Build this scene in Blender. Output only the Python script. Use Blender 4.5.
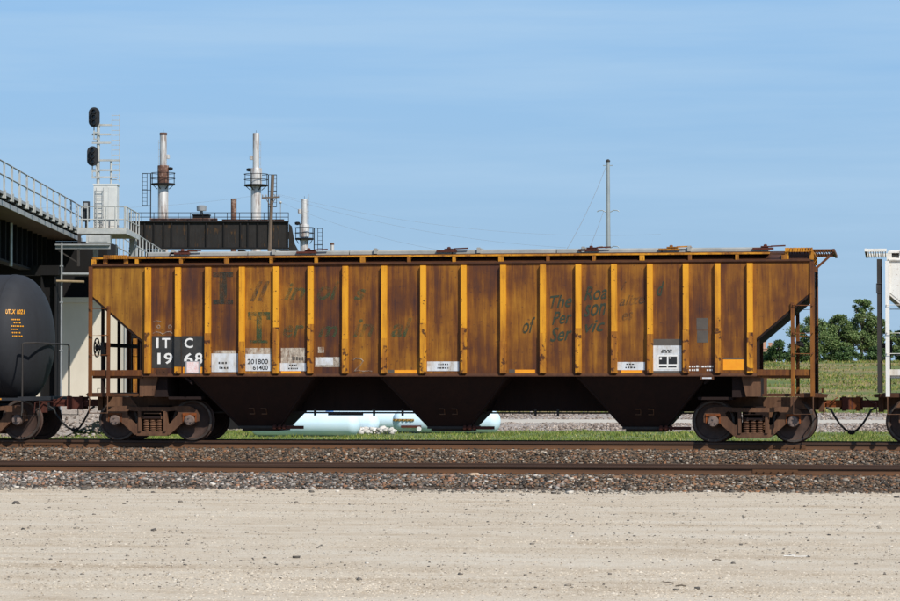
import bpy, bmesh, math, random
import numpy as np
from mathutils import Vector, Matrix

rnd = random.Random(7)
R = math.radians
scene = bpy.context.scene
for o in list(bpy.data.objects):
    bpy.data.objects.remove(o)

# ------------------------------------------------------------------ camera
cam_d = bpy.data.cameras.new('camera')
cam = bpy.data.objects.new('camera', cam_d)
scene.collection.objects.link(cam)
cam.location = (9.705, -60.06, 1.25)
cam.rotation_euler = (R(90 + 1.793), 0, R(9.286))
cam_d.sensor_width = 36
cam_d.lens = 108.0
cam_d.clip_start = 0.5
cam_d.clip_end = 8000
scene.camera = cam

# ------------------------------------------------------------------ world, sun, exposure
SUN_EL, SUN_AZ = 45.0, 43.0          # azimuth: degrees right of the camera-side normal of the track
world = bpy.data.worlds.new('World')
scene.world = world
world.use_nodes = True
wn = world.node_tree
wn.nodes.clear()
w_out = wn.nodes.new('ShaderNodeOutputWorld')
w_bg = wn.nodes.new('ShaderNodeBackground')
sky = wn.nodes.new('ShaderNodeTexSky')
sky.sky_type = 'NISHITA'
sky.sun_disc = False
sky.sun_elevation = R(SUN_EL)
sky.sun_rotation = R(180 - SUN_AZ)
sky.altitude = 200
sky.air_density = 1.0
sky.dust_density = 0.0
sky.ozone_density = 6.0
w_bg.inputs['Strength'].default_value = 0.095
# thin high cloud: veils of stretched noise over the sky colour
w_tc = wn.nodes.new('ShaderNodeTexCoord')
w_mp = wn.nodes.new('ShaderNodeMapping')
w_mp.inputs['Scale'].default_value = (3.2, 3.2, 46.0)
w_mp.inputs['Rotation'].default_value = (0.05, 0.06, 0.3)
w_nz = wn.nodes.new('ShaderNodeTexNoise')
w_nz.inputs['Scale'].default_value = 1.3
w_nz.inputs['Detail'].default_value = 7
w_nz.inputs['Roughness'].default_value = 0.55
w_rp = wn.nodes.new('ShaderNodeValToRGB')
w_rp.color_ramp.elements[0].position = 0.40
w_rp.color_ramp.elements[0].color = (0, 0, 0, 1)
w_rp.color_ramp.elements[1].position = 0.68
w_rp.color_ramp.elements[1].color = (0.45, 0.45, 0.45, 1)
w_mx = wn.nodes.new('ShaderNodeMixRGB')
wn.links.new(w_tc.outputs['Generated'], w_mp.inputs['Vector'])
wn.links.new(w_mp.outputs['Vector'], w_nz.inputs['Vector'])
wn.links.new(w_nz.outputs['Fac'], w_rp.inputs['Fac'])
# the thin veil is thickest towards the horizon
w_sx = wn.nodes.new('ShaderNodeSeparateXYZ')
w_mr = wn.nodes.new('ShaderNodeMapRange')
for i_, v_ in ((1, 0.0), (2, 0.5), (3, 1.0), (4, 0.12)):
    w_mr.inputs[i_].default_value = v_
w_ad = wn.nodes.new('ShaderNodeMath')
w_ad.use_clamp = True
w_ad.inputs[1].default_value = 0.0
wn.links.new(w_tc.outputs['Generated'], w_sx.inputs[0])
wn.links.new(w_sx.outputs['Z'], w_mr.inputs[0])
wn.links.new(w_mr.outputs[0], w_ad.inputs[0])
w_hz = wn.nodes.new('ShaderNodeValToRGB')
w_hz.color_ramp.elements[0].position = 0.0
w_hz.color_ramp.elements[0].color = (0.355, 0.52, 0.70, 1)
w_hz.color_ramp.elements[1].position = 0.16
w_hz.color_ramp.elements[1].color = (0.30, 0.555, 0.89, 1)
w_sc = wn.nodes.new('ShaderNodeVectorMath')
w_sc.operation = 'SCALE'
w_sc.inputs['Scale'].default_value = 10.0
wn.links.new(w_sx.outputs['Z'], w_hz.inputs['Fac'])
wn.links.new(w_hz.outputs['Color'], w_sc.inputs[0])
wn.links.new(w_sc.outputs[0], w_mx.inputs[2])
wn.links.new(w_ad.outputs[0], w_mx.inputs['Fac'])
# soft streaks of cirrus over the veil
w_cl = wn.nodes.new('ShaderNodeMixRGB')
w_cl.inputs[2].default_value = (4.7, 6.6, 8.6, 1)
wn.links.new(w_rp.outputs['Color'], w_cl.inputs['Fac'])
wn.links.new(sky.outputs['Color'], w_mx.inputs[1])
wn.links.new(w_mx.outputs['Color'], w_cl.inputs[1])
wn.links.new(w_cl.outputs['Color'], w_bg.inputs['Color'])
wn.links.new(w_bg.outputs['Background'], w_out.inputs['Surface'])

sun_d = bpy.data.lights.new('sun', 'SUN')
sun_d.energy = 4.5
sun_d.angle = R(0.53)
sun_d.color = (1.0, 0.945, 0.86)
sun = bpy.data.objects.new('sun', sun_d)
scene.collection.objects.link(sun)
to_sun = Vector((math.sin(R(SUN_AZ)) * math.cos(R(SUN_EL)), -math.cos(R(SUN_AZ)) * math.cos(R(SUN_EL)), math.sin(R(SUN_EL))))
sun.rotation_euler = (-to_sun).to_track_quat('-Z', 'Y').to_euler()
sun.location = (20, -40, 40)

scene.view_settings.view_transform = 'Standard'
scene.view_settings.look = 'None'
scene.view_settings.gamma = 1.0
scene.view_settings.use_curve_mapping = False
scene.view_settings.exposure = 0.06

# ------------------------------------------------------------------ materials
MATS = {}


def new_mat(name):
    m = bpy.data.materials.new(name)
    m.use_nodes = True
    nt = m.node_tree
    b = nt.nodes['Principled BSDF']
    MATS[name] = m
    return m, nt, b


def N(nt, t, **kw):
    n = nt.nodes.new(t)
    for k, v in kw.items():
        setattr(n, k, v)
    return n


def ramp(nt, stops):
    r = N(nt, 'ShaderNodeValToRGB')
    e = r.color_ramp.elements
    while len(e) > 1:
        e.remove(e[-1])
    e[0].position = stops[0][0]
    e[0].color = (*stops[0][1], 1)
    for p, c in stops[1:]:
        q = e.new(p)
        q.color = (*c, 1)
    return r


def noise(nt, vec, scale, detail=5, rough=0.6):
    n = N(nt, 'ShaderNodeTexNoise')
    n.inputs['Scale'].default_value = scale
    n.inputs['Detail'].default_value = detail
    n.inputs['Roughness'].default_value = rough
    if vec is not None:
        nt.links.new(vec, n.inputs['Vector'])
    return n


def coords(nt, scale=(1, 1, 1), jitter=True):
    tc = N(nt, 'ShaderNodeTexCoord')
    mp = N(nt, 'ShaderNodeMapping')
    mp.inputs['Scale'].default_value = scale
    src = tc.outputs['Object']
    if jitter:
        oi = N(nt, 'ShaderNodeObjectInfo')
        mu = N(nt, 'ShaderNodeVectorMath', operation='SCALE')
        cx = N(nt, 'ShaderNodeCombineXYZ')
        cx.inputs[0].default_value = 13
        cx.inputs[1].default_value = 7
        cx.inputs[2].default_value = 3
        nt.links.new(cx.outputs[0], mu.inputs[0])
        nt.links.new(oi.outputs['Random'], mu.inputs['Scale'])
        ad = N(nt, 'ShaderNodeVectorMath', operation='ADD')
        nt.links.new(src, ad.inputs[0])
        nt.links.new(mu.outputs[0], ad.inputs[1])
        src = ad.outputs[0]
    nt.links.new(src, mp.inputs['Vector'])
    return mp.outputs['Vector'], tc


def math_node(nt, op, a, b=None, clamp=False):
    n = N(nt, 'ShaderNodeMath', operation=op)
    n.use_clamp = clamp
    for i, x in enumerate((a, b)):
        if x is None:
            continue
        if isinstance(x, (int, float)):
            n.inputs[i].default_value = x
        else:
            nt.links.new(x, n.inputs[i])
    return n.outputs[0]


def bump(nt, b, height, strength=0.3, dist=0.02):
    bp = N(nt, 'ShaderNodeBump')
    bp.inputs['Strength'].default_value = strength
    bp.inputs['Distance'].default_value = dist
    nt.links.new(height, bp.inputs['Height'])
    nt.links.new(bp.outputs['Normal'], b.inputs['Normal'])


def simple(name, stops, scale=4.0, stretch=(1, 1, 1), rough=0.7, metal=0.0, bmp=0.15, detail=5, jitter=True):
    """noise driven colour ramp"""
    m, nt, b = new_mat(name)
    v, _ = coords(nt, stretch, jitter)
    n = noise(nt, v, scale, detail)
    r = ramp(nt, stops)
    nt.links.new(n.outputs['Fac'], r.inputs['Fac'])
    nt.links.new(r.outputs['Color'], b.inputs['Base Color'])
    b.inputs['Roughness'].default_value = rough
    b.inputs['Metallic'].default_value = metal
    if bmp:
        n2 = noise(nt, v, scale * 6, 4)
        bump(nt, b, n2.outputs['Fac'], bmp, 0.01)
    return m


def island(name, stops, rough=0.9, detail_col=None):
    """colour picked per loose piece of a joined mesh (stones, leaves, blades)"""
    m, nt, b = new_mat(name)
    g = N(nt, 'ShaderNodeNewGeometry')
    r = ramp(nt, stops)
    nt.links.new(g.outputs['Random Per Island'], r.inputs['Fac'])
    out = r.outputs['Color']
    tc = N(nt, 'ShaderNodeTexCoord')
    n = noise(nt, tc.outputs['Object'], 0.35, 4)
    hs = N(nt, 'ShaderNodeHueSaturation')
    rr = N(nt, 'ShaderNodeMapRange')
    rr.inputs[1].default_value = 0.3
    rr.inputs[2].default_value = 0.7
    rr.inputs[3].default_value = 0.75
    rr.inputs[4].default_value = 1.25
    nt.links.new(n.outputs['Fac'], rr.inputs[0])
    nt.links.new(rr.outputs[0], hs.inputs['Value'])
    nt.links.new(out, hs.inputs['Color'])
    nt.links.new(hs.outputs['Color'], b.inputs['Base Color'])
    b.inputs['Roughness'].default_value = rough
    return m


def weathered(name, paint, paint2, rust, dark, bias=0.0, rough=0.62, spread=0.16, spots=0.6, chip=14.0, chip_at=0.64, blotch=0.0):
    """paint eaten by rust in vertical runs, with blotches and small dark pits; bias>0 = rustier"""
    m, nt, b = new_mat(name)
    v, tc = coords(nt, (1, 1, 1))
    vs, _ = coords(nt, (5.0, 5.0, 0.42))
    vf, _ = coords(nt, (16.0, 16.0, 0.9))
    n1 = noise(nt, vs, 1.25, 6, 0.62)
    n2 = noise(nt, v, 0.95, 5, 0.6)
    n3 = noise(nt, vf, 1.6, 4, 0.6)
    oi = N(nt, 'ShaderNodeObjectInfo')
    s = math_node(nt, 'MULTIPLY', n1.outputs['Fac'], 0.45)
    s = math_node(nt, 'ADD', s, math_node(nt, 'MULTIPLY', n2.outputs['Fac'], 0.38))
    s = math_node(nt, 'ADD', s, math_node(nt, 'MULTIPLY', n3.outputs['Fac'], 0.17))
    jit = math_node(nt, 'MULTIPLY', math_node(nt, 'SUBTRACT', oi.outputs['Random'], 0.5), 0.085)
    s = math_node(nt, 'ADD', s, jit)
    if blotch:
        vb = noise(nt, tc.outputs['Object'], 0.62, 3, 0.55)
        s = math_node(nt, 'ADD', s, math_node(nt, 'MULTIPLY', math_node(nt, 'SUBTRACT', vb.outputs['Fac'], 0.5), blotch))
    s = math_node(nt, 'ADD', s, bias)
    r = ramp(nt, [(0.5 - 1.6 * spread, paint), (0.5 - spread * 0.6, paint2), (0.5 + spread * 0.35, rust), (0.5 + spread * 1.5, dark)])
    nt.links.new(s, r.inputs['Fac'])
    sp = noise(nt, v, chip, 3, 0.5)
    sr = ramp(nt, [(chip_at, (0, 0, 0)), (chip_at + 0.06, (spots, spots, spots))])
    nt.links.new(sp.outputs['Fac'], sr.inputs['Fac'])
    mx = N(nt, 'ShaderNodeMixRGB')
    mx.inputs[2].default_value = (*dark, 1)
    nt.links.new(sr.outputs['Color'], mx.inputs[0])
    nt.links.new(r.outputs['Color'], mx.inputs[1])
    nt.links.new(mx.outputs['Color'], b.inputs['Base Color'])
    b.inputs['Roughness'].default_value = rough
    b.inputs['Specular IOR Level'].default_value = 0.3
    nb = noise(nt, v, 3.0, 5)
    bump(nt, b, nb.outputs['Fac'], 0.25, 0.02)
    return m


YEL, OCH, RUS, DRK = (0.58, 0.27, 0.018), (0.30, 0.125, 0.012), (0.125, 0.044, 0.010), (0.05, 0.018, 0.008)
weathered('panel_paint', (0.38, 0.165, 0.016), (0.245, 0.092, 0.010), (0.125, 0.041, 0.010), (0.056, 0.021, 0.016), bias=0.012, spread=0.10, spots=0.5, blotch=0.42)
weathered('end_panel_paint', (0.46, 0.225, 0.024), (0.33, 0.15, 0.016), (0.17, 0.065, 0.01), (0.06, 0.022, 0.01), bias=-0.02, spread=0.13, spots=0.5)
weathered('rib_paint', (0.80, 0.385, 0.024), (0.72, 0.32, 0.018), (0.32, 0.115, 0.014), (0.06, 0.02, 0.01), bias=-0.085, spread=0.15, spots=0.9, chip=15.0, chip_at=0.655)
weathered('trim_paint', (0.74, 0.34, 0.02), (0.52, 0.22, 0.016), (0.20, 0.07, 0.012), (0.06, 0.02, 0.01), bias=-0.02, spread=0.12, chip_at=0.60)
weathered('post_paint', (0.50, 0.21, 0.02), (0.27, 0.10, 0.014), (0.12, 0.04, 0.012), (0.045, 0.017, 0.010), bias=0.02, spread=0.15)
weathered('chord_rust', (0.16, 0.06, 0.015), (0.11, 0.042, 0.014), (0.07, 0.027, 0.012), (0.04, 0.016, 0.010), bias=0.03)
weathered('under_shade_rust', (0.030, 0.014, 0.010), (0.022, 0.011, 0.009), (0.016, 0.008, 0.007), (0.010, 0.006, 0.005), bias=0.0, rough=0.9)  # rust colour blackened to put in the shade beneath the cars
weathered('bay_shade_rust', (0.040, 0.017, 0.011), (0.030, 0.013, 0.009), (0.021, 0.010, 0.008), (0.014, 0.008, 0.006), rough=0.85)  # same shaded rust, a little lighter where the bay slopes catch light
weathered('truck_rust', (0.23, 0.122, 0.066), (0.17, 0.086, 0.046), (0.10, 0.048, 0.027), (0.045, 0.023, 0.014), bias=0.0, rough=0.8)
weathered('orange_rust', (0.42, 0.10, 0.018), (0.30, 0.075, 0.015), (0.14, 0.045, 0.015), (0.05, 0.02, 0.012), bias=0.0, rough=0.85)
weathered('red_rust', (0.15, 0.040, 0.025), (0.11, 0.030, 0.019), (0.07, 0.022, 0.015), (0.04, 0.015, 0.012), rough=0.85)
weathered('white_paint', (0.80, 0.79, 0.74), (0.77, 0.75, 0.70), (0.60, 0.54, 0.45), (0.25, 0.15, 0.08), bias=-0.05, spots=0.5)
weathered('tank_black', (0.031, 0.034, 0.039), (0.028, 0.030, 0.035), (0.024, 0.025, 0.029), (0.018, 0.018, 0.019), rough=0.72, spots=0.2)
weathered('black_steel', (0.012, 0.012, 0.014), (0.010, 0.010, 0.011), (0.009, 0.008, 0.008), (0.007, 0.006, 0.006), rough=0.9, spots=0.2)
weathered('girder_black', (0.040, 0.037, 0.035), (0.026, 0.024, 0.023), (0.018, 0.016, 0.015), (0.28, 0.13, 0.03), rough=0.9, bias=-0.02, spots=0.1)
simple('wheel_steel', [(0.3, (0.040, 0.022, 0.016)), (0.7, (0.085, 0.046, 0.033))], 6, rough=0.7)
simple('wheel_rim_steel', [(0.35, (0.035, 0.024, 0.019)), (0.7, (0.11, 0.085, 0.068))], 5, rough=0.55, metal=0.3)
simple('bearing_steel', [(0.3, (0.12, 0.085, 0.07)), (0.7, (0.25, 0.18, 0.15))], 14, rough=0.6, metal=0.2)
simple('roof_grey', [(0.3, (0.27, 0.27, 0.25)), (0.7, (0.42, 0.41, 0.37))], 2.5, rough=0.6)
simple('rail_rust', [(0.3, (0.070, 0.028, 0.009)), (0.7, (0.125, 0.052, 0.017))], 3.0, (0.3, 1, 2), rough=0.75)
simple('rail_head', [(0.3, (0.038, 0.017, 0.008)), (0.7, (0.062, 0.028, 0.013))], 3.0, (0.2, 3, 1), rough=0.6)
simple('tie_wood', [(0.3, (0.03, 0.024, 0.02)), (0.7, (0.075, 0.06, 0.05))], 5.0, (1, 4, 4), rough=0.9)
simple('dark_metal', [(0.3, (0.02, 0.017, 0.015)), (0.7, (0.04, 0.032, 0.027))], 5, rough=0.7)
simple('rubber', [(0.3, (0.012, 0.012, 0.013)), (0.7, (0.024, 0.023, 0.023))], 8, rough=0.6)
simple('galvanised', [(0.3, (0.36, 0.37, 0.36)), (0.7, (0.54, 0.54, 0.51))], 3, rough=0.55, metal=0.15)
simple('galvanised_dull', [(0.3, (0.24, 0.25, 0.26)), (0.7, (0.36, 0.37, 0.37))], 3, rough=0.6, metal=0.1)
simple('cabinet_paint', [(0.3, (0.56, 0.56, 0.54)), (0.7, (0.66, 0.66, 0.63))], 2, rough=0.5)
simple('signal_black', [(0.3, (0.010, 0.011, 0.013)), (0.7, (0.018, 0.019, 0.022))], 4, rough=0.6)
simple('lens_dark', [(0.3, (0.004, 0.004, 0.005)), (0.7, (0.008, 0.008, 0.01))], 4, rough=0.15)
simple('walk_wood', [(0.3, (0.28, 0.20, 0.11)), (0.7, (0.40, 0.30, 0.18))], 4, rough=0.85)
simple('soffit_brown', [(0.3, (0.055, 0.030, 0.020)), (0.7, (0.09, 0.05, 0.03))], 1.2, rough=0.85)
simple('concrete', [(0.25, (0.56, 0.50, 0.40)), (0.75, (0.70, 0.64, 0.53))], 0.8, (1, 1, 0.5), rough=0.9)
simple('tank_lightblue', [(0.3, (0.60, 0.79, 0.90)), (0.7, (0.68, 0.84, 0.93))], 1.6, rough=0.65)
simple('blue_cap', [(0.3, (0.03, 0.16, 0.55)), (0.7, (0.05, 0.24, 0.66))], 6, rough=0.4)
simple('brass', [(0.3, (0.30, 0.17, 0.05)), (0.7, (0.50, 0.30, 0.09))], 12, rough=0.5, metal=0.4)
simple('stack_steel', [(0.34, (0.26, 0.19, 0.16)), (0.50, (0.56, 0.54, 0.52)), (0.8, (0.68, 0.67, 0.66))], 1.4, (2.2, 2.2, 0.35), rough=0.5, metal=0.25)
simple('stack_rust', [(0.3, (0.07, 0.036, 0.028)), (0.55, (0.15, 0.07, 0.045)), (0.7, (0.36, 0.26, 0.21))], 3.2, rough=0.8)
simple('monopole_steel', [(0.3, (0.27, 0.31, 0.33)), (0.7, (0.36, 0.40, 0.41))], 0.8, rough=0.5, metal=0.2)
simple('pole_wood', [(0.3, (0.10, 0.072, 0.052)), (0.7, (0.18, 0.13, 0.095))], 3, (3, 3, 0.4), rough=0.9)
simple('brick_far', [(0.3, (0.50, 0.27, 0.18)), (0.7, (0.58, 0.34, 0.24))], 1, rough=0.9)
simple('window_dark', [(0.3, (0.03, 0.035, 0.045)), (0.7, (0.05, 0.055, 0.07))], 1, rough=0.2)
simple('wire_grey', [(0.3, (0.20, 0.21, 0.22)), (0.7, (0.26, 0.27, 0.28))], 1, rough=0.6)
simple('bark', [(0.3, (0.07, 0.052, 0.038)), (0.7, (0.13, 0.10, 0.075))], 3, (3, 3, 0.5), rough=0.95)
simple('stencil_black', [(0.35, (0.020, 0.021, 0.022)), (0.7, (0.045, 0.040, 0.034))], 5, rough=0.6)
simple('stencil_grey', [(0.3, (0.075, 0.062, 0.052)), (0.7, (0.10, 0.085, 0.07))], 5, rough=0.7)
simple('stencil_white', [(0.30, (0.26, 0.17, 0.10)), (0.38, (0.52, 0.50, 0.47)), (0.55, (0.66, 0.69, 0.72)), (0.8, (0.74, 0.77, 0.80))], 4.5, (1.6, 1.6, 0.7), rough=0.6, detail=7)
simple('letter_white', [(0.3, (0.72, 0.71, 0.68)), (0.7, (0.84, 0.83, 0.80))], 6, rough=0.6)
simple('reflector', [(0.3, (0.86, 0.30, 0.008)), (0.7, (0.92, 0.38, 0.012))], 5, rough=0.4)
simple('placard_pink', [(0.35, (0.80, 0.50, 0.47)), (0.65, (0.86, 0.78, 0.76))], 30, rough=0.6)
simple('tank_yellow', [(0.3, (0.70, 0.28, 0.01)), (0.7, (0.82, 0.38, 0.02))], 5, rough=0.5)
simple('litter_white', [(0.3, (0.75, 0.74, 0.70)), (0.7, (0.82, 0.81, 0.78))], 5, rough=0.8)
simple('litter_wood', [(0.3, (0.10, 0.08, 0.06)), (0.7, (0.16, 0.13, 0.10))], 8, rough=0.9)


def faded(name, col, lo=0.38, hi=0.62, top=0.95, scale=5.0):
    """paint that has partly flaked away: see-through where the noise is low"""
    m, nt, b = new_mat(name)
    v, _ = coords(nt, (1.6, 1.6, 0.7))
    n = noise(nt, v, scale, 6, 0.65)
    r = ramp(nt, [(lo, (0.12, 0.12, 0.12)), (hi, (top, top, top))])
    nt.links.new(n.outputs['Fac'], r.inputs['Fac'])
    nt.links.new(r.outputs['Color'], b.inputs['Alpha'])
    b.inputs['Base Color'].default_value = (*col, 1)
    b.inputs['Roughness'].default_value = 0.7
    return m


faded('letter_green_dark', (0.032, 0.040, 0.030), 0.40, 0.70, 0.70)
faded('letter_green', (0.035, 0.085, 0.036), 0.42, 0.72, 0.80)
faded('letter_olive', (0.026, 0.040, 0.022), 0.22, 0.50, 0.95)
faded('whitewash', (0.66, 0.58, 0.47), 0.36, 0.62, 0.85, 9.0)
faded('chalk', (0.46, 0.41, 0.35), 0.42, 0.68, 0.65, 9.0)


# rib paint gets rustier below the doubler joint: mix with height and noise
def rib_lower():
    m = MATS['rib_paint'].copy()
    m.name = 'rib_lower_paint'
    nt = m.node_tree
    for n in nt.nodes:
        if n.type == 'MATH' and n.operation == 'ADD' and not n.inputs[1].is_linked and abs(n.inputs[1].default_value + 0.085) < 1e-4:
            n.inputs[1].default_value = 0.005
        if n.type == 'TEX_NOISE' and abs(n.inputs['Scale'].default_value - 15.0) < 1e-3:
            n.inputs['Scale'].default_value = 8.5
        if n.type == 'VALTORGB' and abs(n.color_ramp.elements[0].position - 0.655) < 1e-3:
            n.color_ramp.elements[0].position = 0.56
            n.color_ramp.elements[1].position = 0.62
    MATS['rib_lower_paint'] = m


rib_lower()


# ------------------------------------------------------------------ mesh builder
class MB:
    def __init__(s):
        s.v = []
        s.f = []

    def add(s, vs, fs):
        o = len(s.v)
        s.v += [tuple(p) for p in vs]
        s.f += [tuple(i + o for i in f) for f in fs]
        return s

    def box(s, x0, x1, y0, y1, z0, z1):
        return s.add([(x0, y0, z0), (x1, y0, z0), (x1, y1, z0), (x0, y1, z0), (x0, y0, z1), (x1, y0, z1), (x1, y1, z1), (x0, y1, z1)],
                     [(0, 3, 2, 1), (4, 5, 6, 7), (0, 1, 5, 4), (1, 2, 6, 5), (2, 3, 7, 6), (3, 0, 4, 7)])

    def bar(s, a, b, w, h=None):
        a, b = Vector(a), Vector(b)
        h = h or w
        d = (b - a).normalized()
        up = Vector((0, 0, 1)) if abs(d.z) < 0.9 else Vector((0, 1, 0))
        r = d.cross(up).normalized() * (w / 2)
        u = r.cross(d).normalized() * (h / 2)
        vs = [a - r - u, a + r - u, a + r + u, a - r + u, b - r - u, b + r - u, b + r + u, b - r + u]
        return s.add(vs, [(0, 1, 2, 3), (7, 6, 5, 4), (0, 4, 5, 1), (1, 5, 6, 2), (2, 6, 7, 3), (3, 7, 4, 0)])

    def tube(s, pts, r, n=8, taper=None):
        pts = [Vector(p) for p in pts]
        rings = []
        prev = None
        for i, p in enumerate(pts):
            if i == 0:
                d = pts[1] - p
            elif i == len(pts) - 1:
                d = p - pts[i - 1]
            else:
                d = (pts[i + 1] - p).normalized() + (p - pts[i - 1]).normalized()
            d = d.normalized()
            if prev is None:
                ref = Vector((0, 0, 1)) if abs(d.z) < 0.9 else Vector((1, 0, 0))
                a = d.cross(ref).normalized()
            else:
                a = (prev - d * prev.dot(d)).normalized()
            prev = a
            b = d.cross(a)
            rr = r if taper is None else taper[i]
            rings.append([p + a * (rr * math.cos(2 * math.pi * k / n)) + b * (rr * math.sin(2 * math.pi * k / n)) for k in range(n)])
        vs = [q for ring in rings for q in ring]
        fs = []
        for i in range(len(rings) - 1):
            for k in range(n):
                k2 = (k + 1) % n
                fs.append((i * n + k, i * n + k2, (i + 1) * n + k2, (i + 1) * n + k))
        fs.append(tuple(reversed(range(n))))
        fs.append(tuple((len(rings) - 1) * n + k for k in range(n)))
        return s.add(vs, fs)

    def prism(s, poly, axis, a, b):
        def pt(p, t):
            if axis == 'y':
                return (p[0], t, p[1])
            if axis == 'x':
                return (t, p[0], p[1])
            return (p[0], p[1], t)
        n = len(poly)
        vs = [pt(p, a) for p in poly] + [pt(p, b) for p in poly]
        fs = [tuple(range(n)), tuple(reversed(range(n, 2 * n)))]
        for i in range(n):
            j = (i + 1) % n
            fs.append((i, i + n, j + n, j))
        return s.add(vs, fs)

    def lathe(s, prof, origin, axis='y', n=32, closed=False):
        """prof: list of (t along axis, radius)"""
        o = Vector(origin)
        vs = []
        for t, r in prof:
            for k in range(n):
                c, q = r * math.cos(2 * math.pi * k / n), r * math.sin(2 * math.pi * k / n)
                vs.append(o + (Vector((c, t, q)) if axis == 'y' else Vector((t, c, q)) if axis == 'x' else Vector((c, q, t))))
        fs = []
        m = len(prof)
        for i in range(m - 1 if not closed else m):
            i2 = (i + 1) % m
            for k in range(n):
                k2 = (k + 1) % n
                fs.append((i * n + k, i * n + k2, i2 * n + k2, i2 * n + k))
        if not closed:
            fs.append(tuple(range(n)))
            fs.append(tuple((m - 1) * n + k for k in reversed(range(n))))
        return s.add(vs, fs)

    def mesh(s, name, sharp=35):
        me = bpy.data.meshes.new(name)
        me.from_pydata(s.v, [], s.f)
        bm = bmesh.new()
        bm.from_mesh(me)
        bmesh.ops.recalc_face_normals(bm, faces=bm.faces)
        bm.to_mesh(me)
        bm.free()
        me.polygons.foreach_set('use_smooth', [True] * len(me.polygons))
        me.set_sharp_from_angle(angle=R(sharp))
        me.update()
        return me

    def build(s, name, mat, parent=None, label=None, cat=None, group=None, kind=None, sharp=35):
        return link(name, s.mesh(name, sharp), mat, parent, label, cat, group, kind)


def link(name, me, mat=None, parent=None, label=None, cat=None, group=None, kind=None):
    o = bpy.data.objects.new(name, me)
    scene.collection.objects.link(o)
    if mat is not None and me is not None and len(me.materials) == 0:
        me.materials.append(MATS[mat])
    if parent is not None:
        o.parent = parent
    return tag(o, label, cat, group, kind)


def tag(o, label=None, cat=None, group=None, kind=None):
    if label:
        o['label'] = label
    if cat:
        o['category'] = cat
    if group:
        o['group'] = group
    if kind:
        o['kind'] = kind
    return o


def thing(name, loc, label=None, cat=None, group=None, kind=None, rz=0.0):
    o = bpy.data.objects.new(name, None)
    scene.collection.objects.link(o)
    o.location = loc
    o.rotation_euler = (0, 0, rz)
    o.empty_display_size = 0.3
    return tag(o, label, cat, group, kind)


def plate(outer, holes, y0, y1):
    """plate with holes in the x-z plane, thickness y0..y1; returns (verts, faces)"""
    bm = bmesh.new()
    edges = []
    loops = []
    for loop in [outer] + holes:
        vs = [bm.verts.new((p[0], y0, p[1])) for p in loop]
        loops.append(vs)
        for i in range(len(vs)):
            edges.append(bm.edges.new((vs[i], vs[(i + 1) % len(vs)])))
    bmesh.ops.triangle_fill(bm, use_beauty=True, edges=edges)
    bm.verts.index_update()
    v0 = [v.co.copy() for v in bm.verts]
    f0 = [[v.index for v in f.verts] for f in bm.faces]
    n = len(v0)
    vs = [tuple(v) for v in v0] + [(v.x, y1, v.z) for v in v0]
    fs = [tuple(f) for f in f0] + [tuple(i + n for i in reversed(f)) for f in f0]
    for lv in loops:
        idx = [v.index for v in lv]
        for i in range(len(idx)):
            a, b = idx[i], idx[(i + 1) % len(idx)]
            fs.append((a, b, b + n, a + n))
    bm.free()
    return vs, fs


TEXT_CACHE = {}


def text_shape(s, shear=0.0, bold=0.0):
    key = (s, shear, bold)
    if key not in TEXT_CACHE:
        cu = bpy.data.curves.new('lettering', 'FONT')
        cu.body = s
        cu.shear = shear
        cu.offset = bold
        cu.resolution_u = 3
        ob = bpy.data.objects.new('lettering', cu)
        me = bpy.data.meshes.new_from_object(ob)
        vs = [(v.co.x, v.co.y) for v in me.vertices]
        fs = [tuple(p.vertices) for p in me.polygons]
        bpy.data.objects.remove(ob)
        bpy.data.curves.remove(cu)
        bpy.data.meshes.remove(me)
        x0, x1 = min(v[0] for v in vs), max(v[0] for v in vs)
        y0, y1 = min(v[1] for v in vs), max(v[1] for v in vs)
        TEXT_CACHE[key] = ([((v[0] - x0) / (x1 - x0), (v[1] - y0) / (y1 - y0)) for v in vs], fs)
    return TEXT_CACHE[key]


def text_obj(name, s, rect, y, mat, parent, shear=0.0, bold=0.0, slope=0.0):
    uv, fs = text_shape(s, shear, bold)
    x0, x1, z0, z1 = rect
    me = bpy.data.meshes.new(name)
    me.from_pydata([(x0 + u * (x1 - x0), y, z0 + v * (z1 - z0) + slope * u * (x1 - x0)) for u, v in uv], [], fs)
    me.update()
    return link(name, me, mat, parent)


# ------------------------------------------------------------------ ground
def strip(name, prof, x0, x1, mat, label, cat, dx=2.0, wob=0.0, seed=1):
    """sheet with a (y, z) profile swept along x"""
    rg = random.Random(seed)
    xs = np.arange(x0, x1 + 0.01, dx)
    vs, fs = [], []
    n = len(prof)
    for x in xs:
        for y, z in prof:
            vs.append((x, y, z + (rg.uniform(-wob, wob) if wob else 0)))
    for i in range(len(xs) - 1):
        for j in range(n - 1):
            fs.append((i * n + j, (i + 1) * n + j, (i + 1) * n + j + 1, i * n + j + 1))
    me = bpy.data.meshes.new(name)
    me.from_pydata(vs, [], fs)
    me.polygons.foreach_set('use_smooth', [True] * len(me.polygons))
    me.update()
    o = link(name, me, mat)
    return tag(o, label, cat, None, 'structure')


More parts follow.
